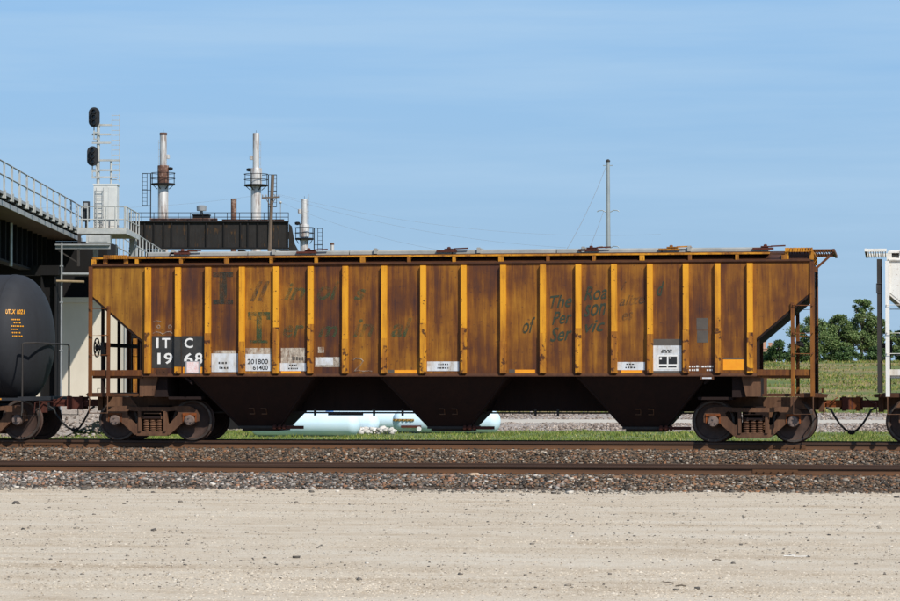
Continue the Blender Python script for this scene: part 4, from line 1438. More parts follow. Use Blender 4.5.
n = 110000
P = scatter(n, -36, 18, 33, 58.6, lambda y: np.full_like(y, -0.83))
P = P[ng.random(n) < np.clip(0.55 + 0.6 * np.sin(P[:, 0] * 0.7 + np.sin(P[:, 1] * 0.5) * 1.5) * np.sin(P[:, 1] * 0.45 + P[:, 0] * 0.2), 0.12, 1)]
n = len(P)
blades('grass', P, ng.uniform(0.04, 0.17, n) * (0.7 + 0.5 * np.sin(P[:, 0] * 1.3) ** 2), ng.uniform(0.03, 0.07, n), 'grass_blade', 'short green grass behind the track', 31)
FIELD = [(79, -0.34), (82, -0.15), (90, 0.08), (100, 0.42), (112, 0.86), (125, 1.36), (138, 1.86), (150, 2.34), (160, 2.74), (168, 3.06), (175, 3.24), (200, 3.30)]
n = 90000
P = scatter(n, -14, 26, 80, 180, lambda y: prof_z(FIELD, y) - 0.03)
pat = np.sin(P[:, 0] * 0.35 + np.sin(P[:, 1] * 0.21) * 2) * np.sin(P[:, 1] * 0.33 + np.sin(P[:, 0] * 0.27)) 
keep = ng.random(n) < np.clip(0.40 + 0.75 * pat, 0.05, 1)
P = P[keep]
n = len(P)
blades('grass', P, ng.uniform(0.06, 0.26, n), ng.uniform(0.06, 0.14, n), 'field_blade', 'rough green and straw coloured grass on the slope', 32)


# ------------------------------------------------------------------ trees
island('leaf_green', [(0.0, (0.055, 0.105, 0.024)), (0.35, (0.10, 0.160, 0.038)), (0.7, (0.155, 0.215, 0.062)), (1.0, (0.23, 0.28, 0.105))], 0.7)
island('leaf_bush', [(0.0, (0.020, 0.055, 0.010)), (0.4, (0.040, 0.085, 0.016)), (0.8, (0.065, 0.118, 0.026)), (1.0, (0.10, 0.15, 0.042))], 0.7)


def leaf_quads(g, centers, radii, per, size):
    allV = []
    for c, r, k in zip(centers, radii, per):
        d = g.normal(size=(k, 3))
        d /= np.linalg.norm(d, axis=1)[:, None]
        rr = g.random(k) ** 0.55 * (1 + 0.45 * (g.random(k) < 0.12))
        pos = c + d * rr[:, None] * r
        a = g.normal(size=(k, 3)); a /= np.linalg.norm(a, axis=1)[:, None]
        b = np.cross(a, g.normal(size=(k, 3))); b /= np.linalg.norm(b, axis=1)[:, None]
        s = size * g.uniform(0.6, 1.3, k)[:, None]
        allV.append(np.stack([pos - a * s * 0.5, pos + b * s * 0.33, pos + a * s * 0.5, pos - b * s * 0.33], 1))
    return np.concatenate(allV)


def tree(name, x, y, z, h, w, label, seed, clumps=26, leaves=15000, mat='leaf_green', trunk_frac=0.28, lean=0.0, leafsize=0.16):
    clumps = int(clumps * 2.6)
    g = np.random.default_rng(seed)
    rg = random.Random(seed)
    root = thing(name, (x, y, z), label, 'tree' if 'tree' in name else 'bush', 'trees along the top of the slope')
    m = MB()
    th = h * trunk_frac
    top = Vector((lean * h, 0, h * 0.86))
    m.tube([(0, 0, -0.2), (lean * th * 0.5, 0.05, th * 0.6), (lean * th, 0, th), (lean * h * 0.6, 0.1, h * 0.6), tuple(top)], 0.1, 8, [0.032 * h, 0.025 * h, 0.021 * h, 0.012 * h, 0.004 * h])
    C, Rd = [], []
    for k in range(clumps):
        t = rg.uniform(0.12, 1.0)
        zz = h * (trunk_frac * 0.55 + (1 - trunk_frac * 0.55) * t)
        # crown widest a little below the middle
        prof = math.sin(math.pi * min(1, 0.18 + 0.80 * t)) ** 0.75
        ang = rg.uniform(0, 2 * math.pi)
        rad = w / 2 * prof * math.sqrt(rg.random()) * 0.95
        c = np.array([lean * zz + rad * math.cos(ang), rad * math.sin(ang), min(zz, h * 0.95)])
        r = w * rg.uniform(0.055, 0.135) * (1.15 - 0.4 * t)
        C.append(c)
        Rd.append(np.array([r * rg.uniform(0.9, 1.35), r * rg.uniform(0.9, 1.3), r * rg.uniform(0.65, 0.95)]))
        p0 = Vector((lean * zz * 0.6, 0, max(th * 0.8, zz * 0.62)))
        if k % 2 == 0:
            mid = (p0 + Vector(c)) / 2 + Vector((0, 0, -0.08 * h * rg.random()))
            m.tube([tuple(p0), tuple(mid), tuple(c)], 0.05, 5, [0.010 * h, 0.007 * h, 0.003 * h])
    m.build('trunk', 'bark', root)
    vol = np.array([np.prod(r) ** 0.67 for r in Rd])
    per = np.maximum(30, (vol / vol.sum() * leaves)).astype(int)
    V = leaf_quads(g, C, Rd, per, leafsize)
    me = pieces_mesh('crown', V, [(0, 1, 2, 3)], mat)
    link('crown', me, None, root)
    return root


tree('tree', 2.7, 187, 3.2, 4.1, 4.9, 'round bushy tree behind the right end ladders of the yellow hopper', 51, clumps=30)
tree('tree', 6.95, 193, 3.2, 6.1, 3.6, 'tallest slender tree just left of the white hopper end', 52, clumps=30, lean=0.02)
tree('tree', 4.95, 191, 3.2, 4.5, 3.4, 'broad tree between the two hoppers, left of the tallest tree', 53, clumps=26)
tree('tree', 8.6, 196, 3.2, 4.4, 3.0, 'tree right behind the dark end of the white hopper', 54, clumps=24)
tree('tree', 10.9, 197, 3.2, 3.7, 3.6, 'low tree seen between the white hopper ladder rungs', 55, clumps=24)
tree('tree', 14.5, 199, 3.2, 5.2, 4.5, 'tree hidden behind the white hopper at the right', 56, clumps=22)
for i, (x, y, h, w, lb) in enumerate(((-2.2, 188, 1.0, 3.2, 'dark low bush under the far brick building'), (-0.3, 186, 2.1, 2.8, 'low bush left of the round bushy tree'),
                                       (4.4, 189, 1.6, 2.2, 'small bush in the gap between the two tree crowns'), (1.2, 183, 1.3, 2.4, 'short hedge bush in front of the round bushy tree'),
                                       (5.6, 186, 1.4, 3.0, 'hedge bush at the foot of the broad tree'), (8.4, 188, 1.5, 3.2, 'hedge bush at the foot of the tallest tree'),
                                       (11.6, 189, 1.6, 3.4, 'hedge bush below the white hopper ladder'), (-5.2, 188, 2.0, 3.6, 'bush behind the right truck of the yellow hopper'),
                                       (3.0, 182.5, 1.0, 2.0, 'tiny bush at the crest right of the corner ladder'))):
    tree('bush', x, y, 3.2, h, w, lb, 70 + i, clumps=16, leaves=3600, mat='leaf_bush', trunk_frac=0.1, leafsize=0.18)


# ------------------------------------------------------------------ far brick building
def building():
    root = thing('brick_building', (-31.0, 845, 3.6), 'far pinkish brick building with stepped towers above the bushes', 'building')
    m = MB()
    m.box(-9, 2.4, 0, 9, -1, 9.6)
    m.build('wall', 'brick_far', root)
    for (x0, x1, z) in ((-1.9, -0.6, 12.2), (0.3, 1.3, 11.5), (-6.0, -4.2, 11.8)):
        t = MB()
        t.box(x0, x1, 0.5, 3, 9.6, z)
        t.box(x0 - 0.15, x1 + 0.15, 0.35, 3.15, z, z + 0.3)
        t.build('tower', 'brick_far', root)
    MB().box(-9.2, 2.6, -0.2, 9.2, 9.601, 9.95).build('parapet', 'brick_far', root)
    for x in (-8, -6.2, -4.4, -2.6, -0.9, 0.7):
        for z in (2.2, 4.8, 7.3):
            f = MB()
            f.box(x, x + 0.9, -0.06, -0.005, z, z + 1.5)
            f.build('window', 'window_dark', root)
    return root


building()


# ------------------------------------------------------------------ steel monopole with wires
def monopole():
    root = thing('power_pole', (-15.1, 178.7, 3.2), 'tall tapered pale steel power pole above the hopper roof', 'power pole')
    m = MB()
    m.tube([(0, 0, -0.2), (0, 0, 9), (0, 0, 17.9)], 0.2, 12, [0.33, 0.23, 0.155])
    m.build('shaft', 'monopole_steel', root)
    for z in (3.4, 10.3, 13.5, 17.55):
        m = MB()
        for s in (-1, 1):
            if z > 17:
                m.bar((0, 0, z), (s * 0.45, 0, z + 0.02), 0.07)
            else:
                m.tube([(s * 0.2, 0, z - 0.08), (s * 0.5, 0, z + 0.08), (s * 0.85, 0, z + 0.05), (s * 0.98, 0, z - 0.05)], 0.045, 6)
        m.build('insulator_arm', 'monopole_steel', root)
    m = MB()
    m.lathe([(17.9, 0.2), (18.0, 0.2), (18.12, 0.08)], (0, 0, 0), 'z', 12)
    m.build('cap', 'dark_metal', root)
    return root


monopole()


def wire(label, a, b, sag, r=0.012, n=16, group='overhead wires'):
    a, b = Vector(a), Vector(b)
    pts = []
    for i in range(n + 1):
        t = i / n
        p = a.lerp(b, t)
        p.z -= sag * 4 * t * (1 - t)
        pts.append(tuple(p))
    MB().tube(pts, r, 5).build('overhead_wire', 'wire_grey', None, label, 'wire', group)


wire('thin wire dropping leftwards from the top of the steel pole', (-15.3, 178.7, 20.6), (-14.4, 120, 7.0), 1.2, 0.018)
wire('thin wire dropping leftwards from the middle arm of the steel pole', (-15.5, 178.7, 16.7), (-12.4, 118, 6.3), 0.8, 0.018)


# ------------------------------------------------------------------ wooden pole and light mast
def wooden_pole():
    root = thing('utility_pole', (-37.0, 139.8, 2.0), 'weathered wooden utility pole with crossarm before the black girder', 'utility pole')
    MB().tube([(-0.25, 0, -0.5), (0.38, 0, 15.2)], 0.15, 10, [0.19, 0.13]).build('pole', 'pole_wood', root)
    m = MB()
    m.bar((-0.42, -0.2, 13.45), (0.98, -0.2, 13.50), 0.10, 0.12)
    m.bar((-0.10, -0.22, 13.4), (0.27, -0.22, 12.8), 0.05)
    m.bar((0.66, -0.22, 13.4), (0.27, -0.22, 12.8), 0.05)
    ca = m.build('crossarm', 'pole_wood', root)
    for x in (-0.36, -0.08, 0.62, 0.92):
        MB().lathe([(13.5, 0.025), (13.6, 0.06), (13.68, 0.05), (13.72, 0.02)], (x, -0.2, 0), 'z', 8).build('insulator', 'galvanised_dull', ca)
    return root


wooden_pole()
wire('upper faint wire running right from the wooden pole', (-36.1, 139.6, 15.7), (-8.0, 150, 13.0), 1.1, 0.006)
wire('middle faint wire running right from the wooden pole', (-36.4, 139.6, 15.7), (-14.0, 138, 11.4), 0.7, 0.006)
wire('lowest faint wire running right from the wooden pole', (-36.4, 139.6, 15.3), (-22.0, 135, 11.0), 0.5, 0.006)
wire('faint wire running left from the wooden pole', (-37.4, 139.6, 15.7), (-60.0, 138, 15.2), 0.7, 0.006)


# ------------------------------------------------------------------ black plate girder span
def girder_span():
    root = thing('plate_girder_span', (-45.0, 153.6, 0), 'long black riveted plate girder span carrying a railing behind the train', 'girder bridge', rz=R(9.3))
    x0, x1 = -6.6, 6.35
    zb, zt = 12.45, 14.5
    MB().box(x0, x1, 0, 0.06, zb, zt).build('web', 'girder_black', root)
    m = MB()
    m.box(x0 - 0.02, x1 + 0.02, -0.18, 0.24, zt, zt + 0.09)
    m.box(x0 - 0.02, x1 + 0.02, -0.20, 0.26, zb - 0.14, zb)
    m.build('flange', 'black_steel', root)
    for px in (-6.55, -5.35, -4.6, -3.8, -3.15, -1.75, -0.35, 1.08, 2.45, 3.05, 3.85, 4.75, 6.3):
        MB().box(px - 0.05, px + 0.05, -0.12, -0.002, zb + 0.001, zt - 0.001).build('stiffener', 'black_steel', root)
    m = MB()
    m.prism([(x1 + 0.03, zt - 0.1), (x1 + 0.03, zb - 0.6), (x1 + 1.0, zb - 0.6), (x1 + 0.5, zb + 0.3), (x1 + 0.25, zt - 0.3)], 'y', 0.0, 0.5)
    m.build('end_bracket', 'girder_black', root)
    m = MB()
    m.box(x0, x1, 0.3, 4.0, zb + 0.9, zb + 1.3)
    for x in (-5.4, -1.9, 2.2, 5.0):
        m.box(x, x + 0.5, 0.4, 3.9, zb - 1.4, zb - 0.15)
    m.box(-2.4, 5.6, 0.8, 3.6, zb - 1.1, zb - 0.45)
    m.build('floor_frame', 'black_steel', root)
    m = MB()
    m.box(-4.75, -3.7, 0.02, 0.3, zb - 0.95, zb - 0.2)
    m.build('pipe_box', 'galvanised', root)
    for x in (-6.3, 5.9):
        m = MB()
        m.box(x - 0.4, x + 0.4, 0.4, 3.6, -1, zb - 0.141)
        m.build('tower_leg', 'black_steel', root)
    m = MB()
    m.box(x0 + 1.6, 0.5, 0.35, 0.9, zt + 0.09, zt + 0.36)
    m.box(0.9, x1 - 0.4, 0.35, 0.9, zt + 0.09, zt + 0.28)
    m.build('pipe_run', 'stack_rust', root)
    rl = MB()
    for z in (zt + 0.42, zt + 0.78):
        rl.bar((x0, -0.1, z), (x1, -0.1, z), 0.05)
    rg_ = rl.build('railing', 'black_steel', root)
    for k in range(14):
        x = x0 + (x1 - x0) * k / 13
        MB().bar((x, -0.1, zt + 0.09), (x, -0.1, zt + 0.80), 0.05).build('post', 'black_steel', rg_)
    return root


girder_span()


def vent():
    root = thing('roof_ventilator', (-46.98, 158.3, 14.2), 'small box ventilator with grey fan head on the black girder', 'ventilator')
    MB().box(-0.65, 0.65, -0.4, 0.4, 0.0, 1.15).build('box', 'black_steel', root)
    m = MB()
    m.box(-0.70, 0.70, -0.45, 0.45, 1.15, 1.25)
    m.build('lid', 'black_steel', root)
    m = MB()
    m.lathe([(1.25, 0.12), (1.55, 0.12), (1.56, 0.40), (1.95, 0.42), (2.02, 0.25)], (0.0, 0, 0), 'z', 14)
    m.build('fan_head', 'galvanised_dull', root)
    # legs down to the girder floor
    MB().box(-0.5, 0.5, -0.3, 0.3, -0.75, -0.001).build('base', 'black_steel', root)


vent()


def light_mast():
    root = thing('light_mast', (-39.8, 156.4, 13.6), 'thin light mast standing on the right end of the girder', 'lamp post')
    MB().tube([(0, 0, 0), (0, 0, 2.6)], 0.03, 6).build('pole', 'galvanised_dull', root)
    MB().lathe([(2.55, 0.06), (2.65, 0.12), (2.75, 0.06)], (0, 0, 0), 'z', 10).build('lamp_head', 'galvanised', root)


light_mast()


# ------------------------------------------------------------------ stacks
def stack(name, x, y, segs, plat, lad, label, ring=True):
    """segs: list of (z0, z1, r, material, part name)"""
    root = thing(name, (x, y, 3.0), label, 'chimney stack', 'tall stacks of the works', rz=R(14))
    for z0, z1, r, mt, nm in segs:
        m = MB()
        m.lathe([(z0, r), (z0 + 0.08, r), (z1 - 0.05, r), (z1, r * 0.97)], (0, 0, 0), 'z', 24)
        m.build(nm, mt, root)
    if plat:
        z, w = plat
        m = MB()
        m.lathe([(z - 0.14, 0.5), (z - 0.14, w), (z, w), (z, 0.5)], (0, 0, 0), 'z', 20)
        for k in range(6):
            a = 2 * math.pi * k / 6
            m.bar((0.5 * math.cos(a), 0.5 * math.sin(a), z - 0.5), (w * 0.9 * math.cos(a), w * 0.9 * math.sin(a), z - 0.1), 0.06)
        p = m.build('platform', 'black_steel', root)
        rl = MB()
        for zz in (z + 0.45, z + 0.92):
            rl.tube([(w * math.cos(2 * math.pi * k / 20), w * math.sin(2 * math.pi * k / 20), zz) for k in range(21)], 0.03, 5)
        for k in range(8):
            a = 2 * math.pi * (k + 0.5) / 8
            rl.bar((w * math.cos(a), w * math.sin(a), z), (w * math.cos(a), w * math.sin(a), z + 0.95), 0.05)
        rl.build('railing', 'black_steel', p)
        s = lad[0]
        la = MB()
        for dx in (0.0, s * 0.32, s * 0.72):
            la.bar((s * (w + 0.05) + dx, -0.1, z - 2.0), (s * (w + 0.05) + dx, -0.1, z + 0.9), 0.05)
        la.bar((s * (w + 0.05), -0.1, 10.0 if z > 14 else 6.0), (s * (w + 0.05), -0.1, z + 0.9), 0.09)
        for k in range(9):
            zz = z - 1.95 + 0.35 * k
            la.bar((s * (w + 0.05) + s * 0.32, -0.1, zz), (s * (w + 0.05) + s * 0.72, -0.1, zz), 0.03)
        for zz in (z + 0.88, z - 0.6, z - 1.98):
            la.bar((s * w, -0.1, zz), (s * (w + 0.77), -0.1, zz), 0.05)
        la.build('ladder', 'black_steel', root)
        m = MB()
        m.lathe([(z + 1.15, 0.05), (z + 1.2, 0.22), (z + 1.4, 0.24), (z + 1.45, 0.1)], (-s * 0.62, -0.1, 0), 'z', 10)
        m.bar((-s * 0.25, -0.1, z + 1.25), (-s * 0.8, -0.1, z + 1.25), 0.09)
        m.build('burner_valve', 'black_steel', root)
        m = MB()
        m.lathe([(z + 2.2, 0.05), (z + 2.22, 0.16), (z + 2.55, 0.16), (z + 2.6, 0.06)], (-s * 0.42, 0, 0), 'z', 10)
        m.build('igniter', 'stack_steel', root)
        m = MB()
        m.bar((s * 0.42, -0.05, z + 1.0), (s * 0.42, -0.05, z + 3.9), 0.03)
        for k in range(5):
            m.bar((s * 0.25, -0.05, z + 1.2 + 0.6 * k), (s * 0.42, -0.05, z + 1.2 + 0.6 * k), 0.03)
        m.build('conduit', 'galvanised_dull', root)
        top = max(q[1] for q in segs)
        m = MB()
        m.bar((0, 0, top - 0.02), (0, 0, top + 0.25), 0.03)
        m.build('spike', 'dark_metal', root)
    return root


stack('flare_stack', -54.1, 172.2, [(-3, 16.1, 0.46, 'stack_steel', 'lower_shaft'), (16.1, 17.75, 0.50, 'stack_rust', 'rusty_collar'), (17.75, 20.45, 0.31, 'stack_steel', 'upper_shaft'), (20.45, 20.68, 0.33, 'stack_rust', 'rim'), (12.2, 12.65, 0.56, 'stack_steel', 'base_flange')],
      (16.15, 1.05), (-1,), 'left tall steel flare stack with rusty collar and caged ladder on its left')
stack('flare_stack', -45.95, 173.5, [(-3, 16.0, 0.45, 'stack_steel', 'lower_shaft'), (16.0, 17.5, 0.53, 'stack_steel', 'collar'), (17.5, 20.64, 0.29, 'stack_steel', 'upper_shaft'), (12.1, 12.6, 0.56, 'stack_steel', 'base_flange')],
      (16.05, 1.05), (1,), 'middle tall pale flare stack with caged ladder on its right')
stack('flare_stack', -41.75, 174.4, [(-3, 11.4, 0.37, 'stack_steel', 'lower_shaft'), (11.4, 12.5, 0.45, 'stack_steel', 'collar'), (12.5, 14.78, 0.27, 'stack_steel', 'upper_shaft')],
      (11.3, 0.82), (1,), 'short silver flare stack right of the black girder')
stack('exhaust_stack', -46.0, 165.5, [(-3, 14.1, 0.245, 'stack_rust', 'shaft'), (14.1, 14.25, 0.255, 'stack_rust', 'rim')], None, None, 'short rusty exhaust stack behind the girder railing')
stack('exhaust_stack', -39.3, 174.8, [(-3, 10.87, 0.165, 'stack_steel', 'shaft'), (10.7, 10.9, 0.175, 'stack_rust', 'rim')], None, None, 'tiny pale stack top just above the hopper roof')


# ------------------------------------------------------------------ railway overbridge at the left
BO = Vector((-21.55, 31.94, 0))
BU = Vector((-0.18178, 0.98334, 0))
BV = Vector((-0.98334, -0.18178, 0))
BANG = math.atan2(BU.y, BU.x)


def bridge():
    root = thing('railway_bridge', (BO.x, BO.y, 0), 'dark steel girder railway bridge with galvanised walkway railing crossing at the left', 'bridge', rz=BANG)
    # local x = along the bridge (away), local y = left (towards v)
    s0, s1 = -50.0, 24.5
    m = MB()
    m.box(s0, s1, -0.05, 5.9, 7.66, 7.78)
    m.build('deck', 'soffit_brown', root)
    m = MB()
    m.box(s0, s1, 0.75, 5.4, 7.781, 8.05)
    m.build('ballast_trough', 'black_steel', root)
    m = MB()
    m.box(s0, s1, -0.10, -0.055, 7.62, 7.80)
    m.build('fascia_angle', 'galvanised_dull', root)
    m = MB()
    m.box(s0, s1, -0.08, 0.72, 7.90, 8.00)
    m.box(s0, s1, -0.16, -0.085, 7.97, 8.06)
    m.build('walkway', 'black_steel', root)
    m = MB()
    m.box(s0, s1, -0.185, -0.165, 8.0, 8.11)
    m.build('toe_board', 'galvanised_dull', root)
    for yy in (1.25, 4.6):
        m = MB()
        m.box(s0, s1, yy, yy + 0.05, 6.1, 7.66)
        m.box(s0, s1, yy - 0.2, yy + 0.25, 6.02, 6.1)
        g = m.build('girder', 'black_steel', root)
        if yy < 2:
            k = s0
            while k < s1:
                MB().box(k, k + 0.06, yy - 0.17, yy - 0.001, 6.101, 7.659).build('stiffener', 'black_steel', g)
                k += 1.55
    k = s0
    while k < s1:
        MB().box(k, k + 0.15, 1.301, 4.599, 6.3, 7.4).build('cross_frame', 'black_steel', root)
        k += 4.0
    # handrail
    m = MB()
    for z in (9.14, 8.66):
        m.tube([(s0, -0.2, z), (s1, -0.2, z)], 0.028, 6)
    rl = m.build('handrail', 'galvanised_dull', root)
    pm = MB()
    pm.box(-0.035, 0.035, -0.235, -0.165, 7.86, 9.14)
    pmesh = pm.mesh('post')
    gm = MB()
    gm.prism([(-0.24, 7.88), (-0.24, 8.10), (-0.05, 8.0), (0.20, 7.89)], 'x', -0.05, 0.05)
    gm.box(-0.065, 0.065, -0.27, -0.241, 7.86, 8.16)
    gmesh = gm.mesh('gusset')
    k = s0 + 0.1
    while k <= s1:
        p = link('post', pmesh, 'galvanised', rl)
        p.location.x = k
        link('gusset', gmesh, 'galvanised', p)
        k += 1.98
    # conduits down the girder face
    for s, y, zl, zh in ((4.4, 1.0, 5.9, 7.6), (9.9, 1.0, 5.9, 7.6)):
        MB().tube([(s, y, zl), (s, y, zh)], 0.06, 8).build('drain_pipe', 'galvanised', root)
    return root


bridge()


def abutment():
    root = thing('bridge_abutment', (-24.5, 54.0, -0.9), 'cream concrete bridge abutment wall half in shadow behind the couplers', 'abutment', rz=R(9.3))
    MB().box(-8, 0.98, 0, 2.2, -0.3, 5.75).build('wall', 'concrete', root)
    MB().box(-8.1, 1.08, -0.10, 2.3, 5.751, 5.98).build('cap', 'concrete', root)
    MB().box(-8.0, 0.2, 1.2, 5.0, 5.981, 8.5).build('back_wall', 'black_steel', root)  # black colour paints in the shade under the bridge end
    for x in (-2.9, -6.2):
        MB().box(x - 0.35, x + 0.35, 0.2, 0.9, 5.981, 6.9).build('bearing', 'black_steel', root)
    return root


abutment()


def steel_bent():
    root = thing('bridge_column', (-24.75, 47.9, -0.8), 'dark steel column in front of the cream abutment', 'column')
    m = MB()
    m.box(-0.32, -0.27, -0.35, 0.35, 0, 6.6)
    m.box(0.27, 0.32, -0.35, 0.35, 0, 6.6)
    m.box(-0.27, 0.27, -0.03, 0.03, 0, 6.6)
    m.build('shaft', 'black_steel', root)
    m = MB()
    m.box(-0.5, 0.5, -0.5, 0.5, -0.1, 0.15)
    m.build('base_plate', 'concrete', root)
    MB().box(-5, 0.45, -0.4, 0.4, 6.6, 7.0).build('cap_beam', 'black_steel', root)
    return root


steel_bent()
t = thing('drain_pipe', (-24.20, 47.6, -0.85), 'thin blue grey vertical pipe beside the dark column', 'pipe')
MB().tube([(0, 0, 0), (0, 0, 8.0)], 0.04, 10).build('pipe', 'galvanised_dull', t)
m = MB()
for z in (1.5, 3.5, 5.5, 7.0):
    m.box(-0.06, 0.06, -0.055, 0.055, z, z + 0.05)
m.build('clamp', 'galvanised_dull', t)


t = thing('dark_backdrop', (-23.4, 58.5, -0.85), 'added black shed with orange posts right of the abutment', 'backdrop', rz=R(9.3))  # black box added to keep the gap beyond the wall dark
MB().box(-1.75, 4.5, 0, 3, 0, 4.6).build('wall', 'black_steel', t)
MB().box(-1.85, 4.6, -0.2, 3.2, 4.6, 4.75).build('roof', 'black_steel', t)
for x in (-0.80, -0.52, 1.6):
    MB().box(x, x + 0.17, -0.16, -0.002, 0, 4.2).build('post', 'trim_paint', t)


# ------------------------------------------------------------------ signal platform with mast, cabinet and stairs
def rail_run(root, a, b, z0, h, n, mat='galvanised', r=0.025):
    m = MB()
    a, b = Vector((*a, 0)), Vector((*b, 0))
    for k in (0.52, 1.0):
        m.tube([(a.x, a.y, z0 + h * k), (b.x, b.y, z0 + h * k)], r, 6)
    rl = m.build('railing', mat, root)
    for i in range(n + 1):
        p = a.lerp(b, i / n)
        MB().tube([(p.x, p.y, z0), (p.x, p.y, z0 + h)], r * 1.15, 6).build('post', mat, rl)


def signal_platform():
    root = thing('signal_platform', (-22.9, 49.0, 0), 'galvanised signal platform with railings beside the bridge end', 'platform', rz=R(9.3))
    m = MB()
    m.box(-1.0, 0.98, 0.0, 4.9, 7.78, 7.84)
    m.build('floor', 'walk_wood', root)
    m = MB()
    m.box(-1.02, 1.0, -0.05, -0.005, 7.58, 7.80)
    m.box(0.985, 1.03, -0.045, 4.9, 7.58, 7.80)
    m.box(-1.0, 0.98, 0.7, 0.8, 7.58, 7.779)
    m.box(-1.0, 0.98, 3.9, 4.0, 7.58, 7.779)
    m.build('edge_beam', 'galvanised', root)
    m = MB()
    m.box(-0.65, 0.35, -0.03, 0.6, 7.18, 7.52)
    m.box(-0.55, 0.25, -0.05, -0.031, 7.25, 7.45)
    m.build('junction_box', 'galvanised', root)
    m = MB()
    m.box(-1.85, 0.42, -0.6, -0.40, 6.92, 7.12)
    m.box(-1.85, 0.42, -0.70, -0.601, 7.06, 7.12)
    m.build('support_beam', 'galvanised_dull', root)
    m = MB()
    for x in (-0.9,):
        m.box(x - 0.05, x + 0.05, -0.55, -0.45, 6.2, 6.919)
        m.box(x - 0.06, x + 0.06, -0.3, -0.18, 7.121, 7.57)
    m.bar((-0.85, -0.5, 6.3), (-1.8, -0.5, 6.9), 0.05)
    m.build('brace', 'dark_metal', root)
    MB().tube([(-1.75, -0.9, 5.86), (0.0, -0.9, 5.86)], 0.05, 8).build('conduit', 'galvanised_dull', root)
    MB().tube([(-1.70, -1.3, 5.55), (-0.55, -1.3, 5.52)], 0.045, 8).build('conduit', 'walk_wood', root)
    MB().box(-0.12, 0.10, -1.0, -0.8, 5.70, 6.1).build('conduit_box', 'galvanised_dull', root)
    for x in (0.7, -0.9):
        MB().box(x - 0.10, x + 0.10, 4.85, 5.05, 5.1, 7.5795).build('column', 'galvanised_dull', root)
    rail_run(root, (-0.98, -0.02), (0.95, -0.02), 7.6, 1.12, 5)
    rail_run(root, (1.0, 0.0), (1.0, 4.8), 7.6, 1.12, 5)
    return root


signal_platform()


def signal_mast():
    root = thing('railway_signal', (-23.2, 50.2, 7.84), 'pale signal mast with two black oval heads and side ladder', 'railway signal', rz=R(9.3))
    m = MB()
    m.tube([(-0.22, 0, 0), (-0.22, 0, 4.58)], 0.07, 10)
    m.build('mast', 'galvanised', root)
    m = MB()
    m.tube([(0.33, 0, 1.2), (0.33, 0, 2.95)], 0.05, 8)
    m.build('side_post', 'galvanised', root)
    for z, x1 in ((4.42, 0.35), (4.02, 0.32), (3.66, 0.32), (2.92, 0.68), (2.50, 0.68), (2.20, 0.60)):
        MB().bar((-0.48, -0.06, z), (x1, -0.06, z), 0.08, 0.08).build('bracket_arm', 'galvanised', root)
    m = MB()
    for dx in (0.36, 0.68):
        m.bar((dx, 0, 2.0), (dx, 0, 4.88), 0.028)
    ld = m.build('ladder', 'galvanised', root)
    for k in range(14):
        z = 2.1 + 0.21 * k
        MB().bar((0.36, 0, z), (0.68, 0, z), 0.025).build('rung', 'galvanised', ld)
    for zt, xo in ((5.15, -0.36), (3.50, -0.42)):
        m = MB()
        poly = []
        w, h = 0.235, 0.42
        for k in range(13):
            a = math.pi * k / 12
            poly.append((xo + w * math.cos(a), zt - w + w * math.sin(a)))
        for k in range(13):
            a = math.pi + math.pi * k / 12
            poly.append((xo + w * math.cos(a), zt - 0.84 + w + w * math.sin(a)))
        m.prism(poly, 'y', -0.30, -0.26)
        hd = m.build('signal_head', 'signal_black', root)
        hs = MB()
        hs.box(xo - 0.12, xo + 0.12, -0.26, -0.06, zt - 0.74, zt - 0.10)
        hs.build('housing', 'signal_black', hd)
        for k in range(3):
            z = zt - 0.19 - 0.23 * k
            v = MB()
            v.lathe([(-0.50, 0.10), (-0.301, 0.10), (-0.301, 0.085), (-0.50, 0.085)], (xo, 0, z), 'y', 16, closed=True)
            v.build('hood', 'signal_black', hd)
            v = MB()
            v.lathe([(-0.312, 0.08), (-0.302, 0.083)], (xo, 0, z), 'y', 16)
            v.build('lens', 'lens_dark', hd)
        c = MB()
        zb_ = zt - 0.84
        for dx in (-0.02, 0.14):
            c.bar((xo + dx, -0.16, zb_ + 0.08), (xo + dx, -0.16, zb_ - 0.52), 0.045)
        for dz in (0.06, -0.22, -0.50):
            c.bar((xo - 0.05, -0.16, zb_ + dz), (xo + 0.20, -0.16, zb_ + dz), 0.05)
        c.build('cage', 'galvanised', root)
    return root


signal_mast()


def cabinet():
    root = thing('signal_cabinet', (-22.95, 49.75, 7.84), 'tall pale grey signal cabinet on the platform with ladder rungs', 'cabinet', rz=R(9.3))
    MB().box(-0.48, 0.50, -0.30, 0.42, 0.0, 1.82).build('body', 'cabinet_paint', root)
    MB().box(-0.51, 0.53, -0.33, 0.45, 1.82, 1.87).build('roof', 'cabinet_paint', root)
    MB().box(0.14, 0.47, -0.315, -0.3005, 0.1, 1.72).build('door', 'cabinet_paint', root)
    m = MB()
    for x in (-0.36, -0.06):
        m.bar((x, -0.40, 0.02), (x, -0.40, 1.70), 0.022)
        for z in (0.2, 1.0, 1.6):
            m.bar((x, -0.40, z), (x, -0.30, z), 0.02)
    ld = m.build('ladder', 'galvanised_dull', root)
    for k in range(8):
        MB().bar((-0.36, -0.40, 0.15 + 0.2 * k), (-0.06, -0.40, 0.15 + 0.2 * k), 0.02).build('rung', 'galvanised_dull', ld)


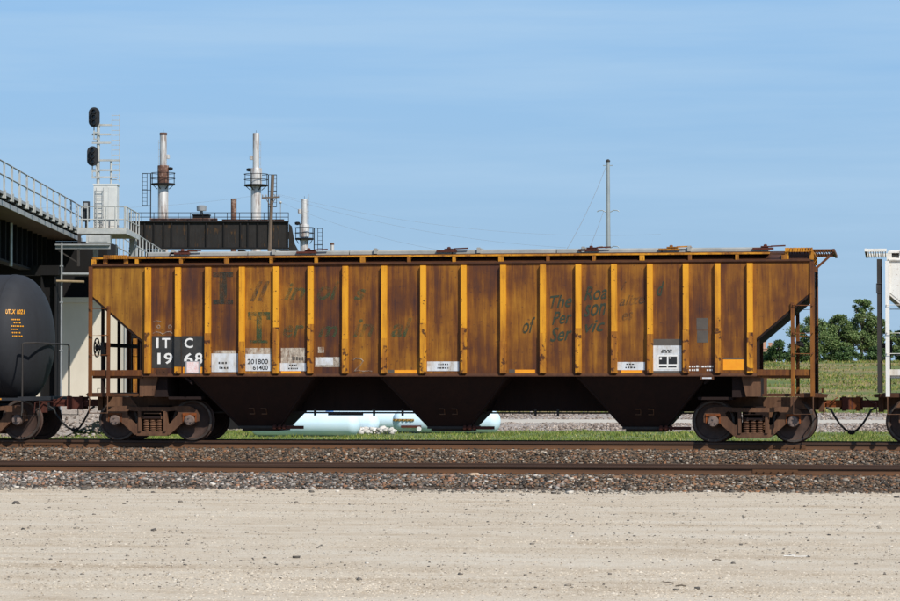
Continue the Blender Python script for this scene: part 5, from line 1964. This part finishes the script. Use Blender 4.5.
cabinet()
t = thing('relay_box', (-23.58, 48.95, 7.9), 'black upright relay box at the left end of the signal platform', 'box', rz=R(9.3))
MB().box(-0.13, 0.13, 0.05, 0.30, 0.2, 1.05).build('case', 'signal_black', t)
MB().box(-0.08, 0.08, 0.02, 0.0495, 0.75, 0.98).build('door_plate', 'galvanised_dull', t)
MB().box(-0.04, 0.04, 0.10, 0.2, -0.15, 0.1995).build('post', 'dark_metal', t)

# lower walkway railing beyond the platform
t = thing('walkway', (-22.9, 54.2, 0), 'lower galvanised walkway with railing leading away behind the signal platform', 'walkway')
d = Vector((-2.6, 13.6))
m = MB()
m.bar((-0.45, 0, 6.70), (-0.45 + d.x, d.y, 6.70), 0.9, 0.08)
m.build('floor', 'galvanised_dull', t)
rail_run(t, (0, 0), (d.x, d.y), 6.74, 1.12, 8)
rail_run(t, (-0.9, 0), (-0.9 + d.x, d.y), 6.74, 1.12, 8)
for k in (0.05, 0.5, 0.95):
    MB().box(-0.5 + d.x * k, -0.35 + d.x * k, d.y * k - 0.08, d.y * k + 0.08, -1.2, 6.66).build('leg', 'galvanised_dull', t)

# ------------------------------------------------------------------ small litter on the yard
m = MB()
m.bar((0, 0, 0.02), (0.35, 0.06, 0.03), 0.07, 0.012)
m.bar((0.30, -0.14, 0.02), (0.72, -0.10, 0.025), 0.06, 0.010)
o = m.build('paper_scrap', 'litter_white', None, 'torn white paper strips lying on the yard at the right', 'litter')
o.location = (8.42, -27.5, -0.80)
o.scale = (0.40, 0.6, 0.5)
for i, (x, y, l, a, lb) in enumerate(((7.37, -32.3, 0.12, 0.0, 'dark stick on the yard near the bottom edge, right of centre'), (7.54, -32.7, 0.11, -0.1, 'short dark stick just right of the other near the bottom edge'),
                                       (-3.44, -17.8, 0.16, 0.0, 'thin dark twig on the yard at the left'), (7.64, -28.6, 0.10, 0.2, 'small dark twig in the middle right of the yard'))):
    m = MB()
    m.tube([(0, 0, 0.02), (l * 0.5 * math.cos(a), l * 0.5 * math.sin(a), 0.03), (l * math.cos(a + 0.1), l * math.sin(a + 0.1), 0.02)], 0.008, 6)
    o = m.build('stick', 'litter_wood', None, lb, 'stick')
    o.location = (x, y, -0.80)
m = MB()
c = [(0.16 * math.cos(k * 1.05), 0.11 * math.sin(k * 1.05)) for k in range(6)]
m.add([(p[0] * 1.1, p[1] * 1.1, 0) for p in c] + [(p[0], p[1], 0.08) for p in c] + [(p[0] * 0.5, p[1] * 0.5, 0.14) for p in c],
      [(0, 1, 2, 3, 4, 5), (12, 13, 14, 15, 16, 17)] + [(k, (k + 1) % 6, 6 + (k + 1) % 6, 6 + k) for k in range(6)] + [(6 + k, 6 + (k + 1) % 6, 12 + (k + 1) % 6, 12 + k) for k in range(6)])
simple('rock_tan', [(0.3, (0.42, 0.29, 0.19)), (0.7, (0.58, 0.44, 0.31))], 9, rough=0.9)
o = m.build('pale_rock', 'rock_tan', None, 'large pale rock lying on the ballast before the near rail', 'rock')
o.location = (1.42, -6.3, -0.615)
o.scale = (0.85, 0.9, 0.7)
